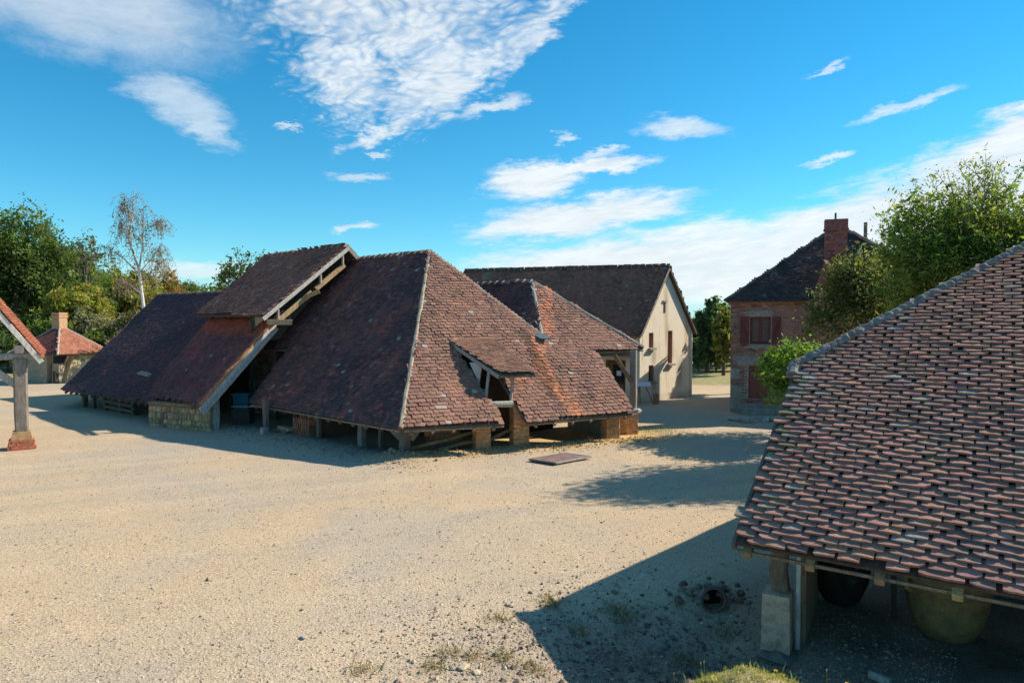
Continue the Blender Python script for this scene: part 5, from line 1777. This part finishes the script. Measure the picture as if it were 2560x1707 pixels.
# birch
def birch():
    r = np.random.default_rng(44)
    x, y = -25.8, 48.0
    t = thing('birch_tree', (x, y, 0), 'tall white-stemmed birch with drooping thin brownish twigs', 'tree')
    b = MB()
    W = (.62, .57, .52)
    base, fork = V3(x, y, -.1), V3(x - .35, y, 7.4)
    b.tube([base, V3(x + .1, y, 3.0), fork], [.15, .13, .10], W, 9)
    tops = []
    limbs = [([fork, V3(x - 1.0, y, 9.4), V3(x - .9, y + .2, 11.2), V3(x - .55, y, 13.1)], .085), ([fork, V3(x - .1, y, 8.8), V3(x + .15, y - .2, 10.4), V3(x + .2, y - .3, 11.7)], .075),
             ([V3(x - .3, y, 7.0), V3(x - 1.3, y - .3, 8.2), V3(x - 2.3, y - .4, 8.8), V3(x - 2.9, y, 9.0)], .06), ([V3(x - .3, y, 7.2), V3(x + .5, y + .3, 8.3), V3(x + 1.2, y + .3, 9.3)], .06),
             ([V3(x - .15, y, 5.6), V3(x - 1.4, y + .6, 6.4), V3(x - 2.2, y + .6, 6.7)], .04), ([V3(x - .2, y, 6.3), V3(x + .9, y - .5, 7.3), V3(x + 1.7, y - .4, 8.0)], .045),
             ([V3(x - .9, y, 9.3), V3(x - 1.6, y + .2, 10.2), V3(x - 1.8, y + .3, 10.9)], .04), ([V3(x - 0.95, y, 10.6), V3(x - 1.4, y, 11.8), V3(x - 1.3, y, 12.6)], .035), ([V3(x + .1, y, 10.1), V3(x + .8, y + .3, 10.6), V3(x + 1.2, y, 10.8)], .035)]
    for pts, w in limbs:
        b.tube(pts, [w * (1 - .75 * i / (len(pts) - 1)) for i in range(len(pts))], np.array(W) * .85, 6)
    b.build('trunk', 'bark', t)
    lw, tw = MB(), MB()
    cen = []
    for pts, w in limbs:
        for k in range(34):
            s = r.uniform(.30, 1.0) * (len(pts) - 1)
            i = min(int(s), len(pts) - 2)
            p = pts[i] + (pts[i + 1] - pts[i]) * (s - i)
            o = r.normal(0, .42, 3) * V3(1, 1, .5)
            a = p + o * .6 + V3(0, 0, .15)
            e = p + o * 1.2 - V3(0, 0, r.uniform(.4, 1.3))
            tw.tube([p, a, (a + e) / 2 + o * .2, e], [.016, .013, .010, .007], (.26, .17, .15), 3, False)
            for q in np.linspace(0.15, 1, 8):
                cen.append(a + (e - a) * q + r.normal(0, .05, 3))
    tw.build('twigs', 'bark', t)
    leaf_cloud(lw, np.array(cen), 2, .08, .05, ((.30, .23, .19), (.22, .21, .12), (.34, .26, .23), (.20, .20, .09)), r)
    lw.build('crown', 'leaf', t)


birch()

# trees between the two houses
for i, (x, y, h, cr, pal, lab) in enumerate((
        (14.3, 50, 5.6, 1.15, ((.075, .13, .06), (.10, .155, .07), (.06, .105, .05)), 'pointed dark green tree next to the plaster gable'),
        (16.4, 54, 5.4, 1.7, MG, 'round green tree between the pointed tree and the brick house'),
        (14.75, 47.5, 4.9, 1.05, ((.20, .20, .05), (.16, .18, .045), (.24, .21, .07)), 'yellowing smaller tree in front of the round green tree'),
        (18.2, 56, 6.0, 2.2, MG, 'mid green tree half hidden by the brick house'),
        (14.6, 56, 4.6, 1.8, DG, 'dark tree mostly hidden behind the plaster gable'))):
    tree('garden_tree', x, y, h, cr, pal, lab, 'trees between the houses', 330, 38, .10, 14, 180 + i, .46, .54)
tree('thicket', 17.5, 58, 4.2, (6.5, 1.5), DG, 'dark low thicket under the trees between the houses', None, 700, 34, .15, 26, 190, .45, .55, trunk=False, cat='thicket')
for x, h, lab in ((14.1, 2.7, 'low dark shrub at the foot of the pointed tree'), (15.4, 2.9, 'low dark shrub between the pointed and the round tree'), (16.7, 2.6, 'low dark shrub at the foot of the round tree')):
    tree('shrub', x, 51.5, h, 1.25, DG, lab, 'shrubs between the houses', 170, 30, .10, 12, int(x * 10), .46, .54, cat='shrub')
# tree behind the brick house, whose shade falls on the plaster gable
tree('garden_tree', 12.9, 36.4, 5.4, 1.25, MG, 'leafy tree standing behind the brick house', None, 170, 26, .11, 12, 191, .66, .34)

# big tree right of the brick house and the bush before it
RT = ((.175, .235, .044), (.125, .185, .040), (.22, .255, .055), (.090, .14, .034), (.25, .25, .065))
bt_ = tree('willow_tree', 12.9, 18.9, 7.9, (3.35, 2.2), RT, 'big olive green willow-like tree before the brick house', None, 1250, 60, .056, 44, 201, .66, .36, spread=.24, aspect=.34, trunk_r=.16)
r = np.random.default_rng(5)
m = MB()
tw = MB()
for k in range(60):
    a = r.uniform(0, 6.28)
    q_ = r.uniform(0, 1)
    p = V3(12.9 + math.cos(a) * 2.9 * q_, 18.9 + math.sin(a) * 1.7 * q_, 7.5 - 2.0 * q_ ** 2 + r.normal(0, .2))
    d = unit(V3(math.cos(a) * .5, math.sin(a) * .3, 1.0) + r.normal(0, .25, 3))
    L = r.uniform(.45, 1.0)
    tw.tube([p - d * .6, p + d * L * .5, p + d * L], [.012, .009, .004], (.10, .085, .05), 3, False)
    leaf_cloud(m, np.array([p + d * L * q for q in np.linspace(0.0, 1, 10)]), 6, .08, .042, RT, r, .3)
m.build('top_sprays', 'leaf', bt_)
tw.build('twigs', 'bark', bt_)
tree('dusky_shrub', 12.2, 24.0, 6.5, 1.85, ((.105, .135, .05), (.135, .135, .06), (.085, .12, .04), (.17, .16, .06)), 'dusky brownish climbing shrub against the brick house wall', None, 300, 36, .06, 18, 203, .66, .34, spread=.22, cat='shrub')
tree('bright_bush', 9.08, 21.2, 3.40, 1.5, ((.16, .25, .04), (.13, .21, .034), (.21, .29, .055), (.09, .165, .03)), 'bright green leafy bush before the brick house door', None, 330, 40, .055, 22, 204, .56, .50, spread=.13, cat='bush')

# grass on the near hump, weeds, yellow flowers
def blades(name, n, area, hgt, wid, pal, seed):
    r = np.random.default_rng(seed)
    x, y = area(r, n)
    z = ground_h(x, y)
    h = hgt * np.exp(r.normal(0, .4, n))
    a = r.uniform(0, 6.28, n)
    lean = r.normal(0, .35, (n, 2)) * h[:, None]
    w = wid * r.uniform(.6, 1.3, n)
    dx, dy = np.cos(a) * w, np.sin(a) * w
    b0 = np.stack([x - dx, y - dy, z - .01], 1)
    b1 = np.stack([x + dx, y + dy, z - .01], 1)
    m0 = np.stack([x + dx * .6 + lean[:, 0] * .4, y + dy * .6 + lean[:, 1] * .4, z + h * .6], 1)
    tp = np.stack([x + lean[:, 0], y + lean[:, 1], z + h], 1)
    m = MB()
    m.v = [np.stack([b0, b1, m0, tp], 1).reshape(-1, 3)]
    pal = np.array(pal)
    t = pal[r.integers(0, len(pal), n)] * (1 + r.normal(0, .2, (n, 1)))
    m.c = [np.repeat(np.clip(t, .01, .6), 4, axis=0)]
    m.f = [(4 * k, 4 * k + 1, 4 * k + 2, 4 * k + 3) for k in range(n)]
    m.n = 4 * n
    return m.build(name, 'leaf', None, kind='stuff')


def hump(r, n):
    return 2.05 + r.normal(0, .75, n), 5.95 + r.normal(0, .42, n)


GR = ((.24, .22, .09), (.36, .30, .15), (.44, .36, .20), (.20, .20, .07), (.50, .42, .26))
blades('grass', 20000, hump, .014, .002, GR, 1)


def crest(r, n):
    return 2.2 + r.normal(0, .9, n), 6.15 + r.normal(0, .18, n)


blades('grass', 700, crest, .04, .002, ((.17, .20, .06), (.28, .26, .10), (.20, .24, .06)), 2)


def weeds(r, n):
    c = np.array([(-.1, 8.0), (.25, 7.8), (-.9, 7.7), (-1.7, 7.65), (.55, 9.5), (.5, 9.65), (1.6, 9.4), (1.45, 9.55), (2.3, 8.7), (3.0, 8.2), (2.9, 9.1), (-.2, 9.0), (-.75, 8.05), (-.45, 7.95), (.9, 9.0)])
    k = r.integers(0, len(c), n)
    return c[k, 0] + r.normal(0, .09, n), c[k, 1] + r.normal(0, .09, n)


blades('weeds', 1800, weeds, .05, .003, ((.22, .20, .08), (.28, .22, .11), (.15, .15, .06), (.30, .19, .12)), 3)


def bankweeds(r, n):
    t = r.random(n)
    return -2.6 + 7.4 * t + r.normal(0, .25, n), 19.0 + 3.4 * t + r.normal(0, .22, n)


blades('weeds', 900, bankweeds, .06, .004, ((.30, .22, .10), (.34, .26, .12), (.20, .17, .08)), 4)


def yardweeds(r, n):
    c = np.stack([r.uniform(-9, 6, 60), r.uniform(8.5, 17.5, 60)], 1)
    c = c[(c[:, 0] > -.75 * c[:, 1]) & ((c[:, 0] < -2) | (c[:, 1] < 11))]
    k = r.integers(0, len(c), n)
    return c[k, 0] + r.normal(0, .05, n), c[k, 1] + r.normal(0, .05, n)


blades('weeds', 500, yardweeds, .02, .003, ((.24, .19, .11), (.16, .13, .08), (.30, .24, .14)), 8)


def southweeds(r, n):
    return 5.0 + r.normal(0, .6, n), 23.9 + r.normal(0, .8, n)


blades('weeds', 1100, southweeds, .05, .005, ((.16, .19, .05), (.24, .23, .08), (.32, .25, .12)), 5)

def tufts(r, n):
    c = np.stack([2.05 + r.normal(0, .6, 34), 5.98 + r.normal(0, .26, 34)], 1)
    k = r.integers(0, 34, n)
    return c[k, 0] + r.normal(0, .03, n), c[k, 1] + r.normal(0, .03, n)


blades('grass', 1700, tufts, .028, .002, ((.30, .28, .10), (.46, .38, .20), (.20, .24, .07), (.55, .46, .28)), 9)

FL = [(1.52, 6.32, .16, 0), (1.80, 6.42, .24, 0), (1.82, 6.38, .23, 0), (2.05, 6.45, .17, 0), (2.52, 6.42, .17, 1), (2.58, 6.45, .18, 2), (2.95, 6.30, .30, 0), (3.12, 6.25, .24, 1), (3.42, 6.15, .26, 1), (2.42, 6.42, .12, 2)]
FLAB = ['lone dry stalk at the rise of the grassy hump', 'taller stalk of the bare pair on the hump crest', 'shorter stalk of the bare pair on the hump crest', 'small pale bud standing just past the bare pair', 'yellow flower on the hump crest in front of the shed pedestal', 'small yellow bud beside the flower before the pedestal',
        'tall bare stalk between the crest flower and the yellow pair', 'yellow flower before the board end of the shed', 'outermost yellow flower at the falling end of the hump', 'tiny yellow bud low beside the crest flower']
for (x, y, h, k), lab in zip(FL, FLAB):
    z = gz(x, y)
    t = thing('wildflower', (x, y, z), lab, 'flower', 'wildflowers on the near hump')
    MB().tube([(x, y, z - .02), (x + .01, y, z + h * .5), (x + .005, y, z + h)], [.004, .0032, .0025], (.20, .22, .08), 4).build('stem', 'leaf', t)
    if k:
        m = MB()
        for i in range(10):
            a = i * .628
            rr = .022 if k == 1 else .013
            p = V3(x + .005, y, z + h)
            d = V3(math.cos(a), math.sin(a), .25)
            s = V3(-math.sin(a), math.cos(a), 0)
            m.add([p, p + d * rr * .6 + s * rr * .3, p + d * rr, p + d * rr * .6 - s * rr * .3], [(0, 1, 2, 3)], (.75, .48, .02))
        m.build('petals', 'leaf', t)
        MB().rock((x + .005, y, z + h + .004), .008, (.55, .30, .02)).build('flower_head', 'leaf', t)
    else:
        MB().rock((x + .005, y, z + h), (.006, .006, .012), (.42, .38, .22), 1.4).build('seed_head', 'leaf', t)
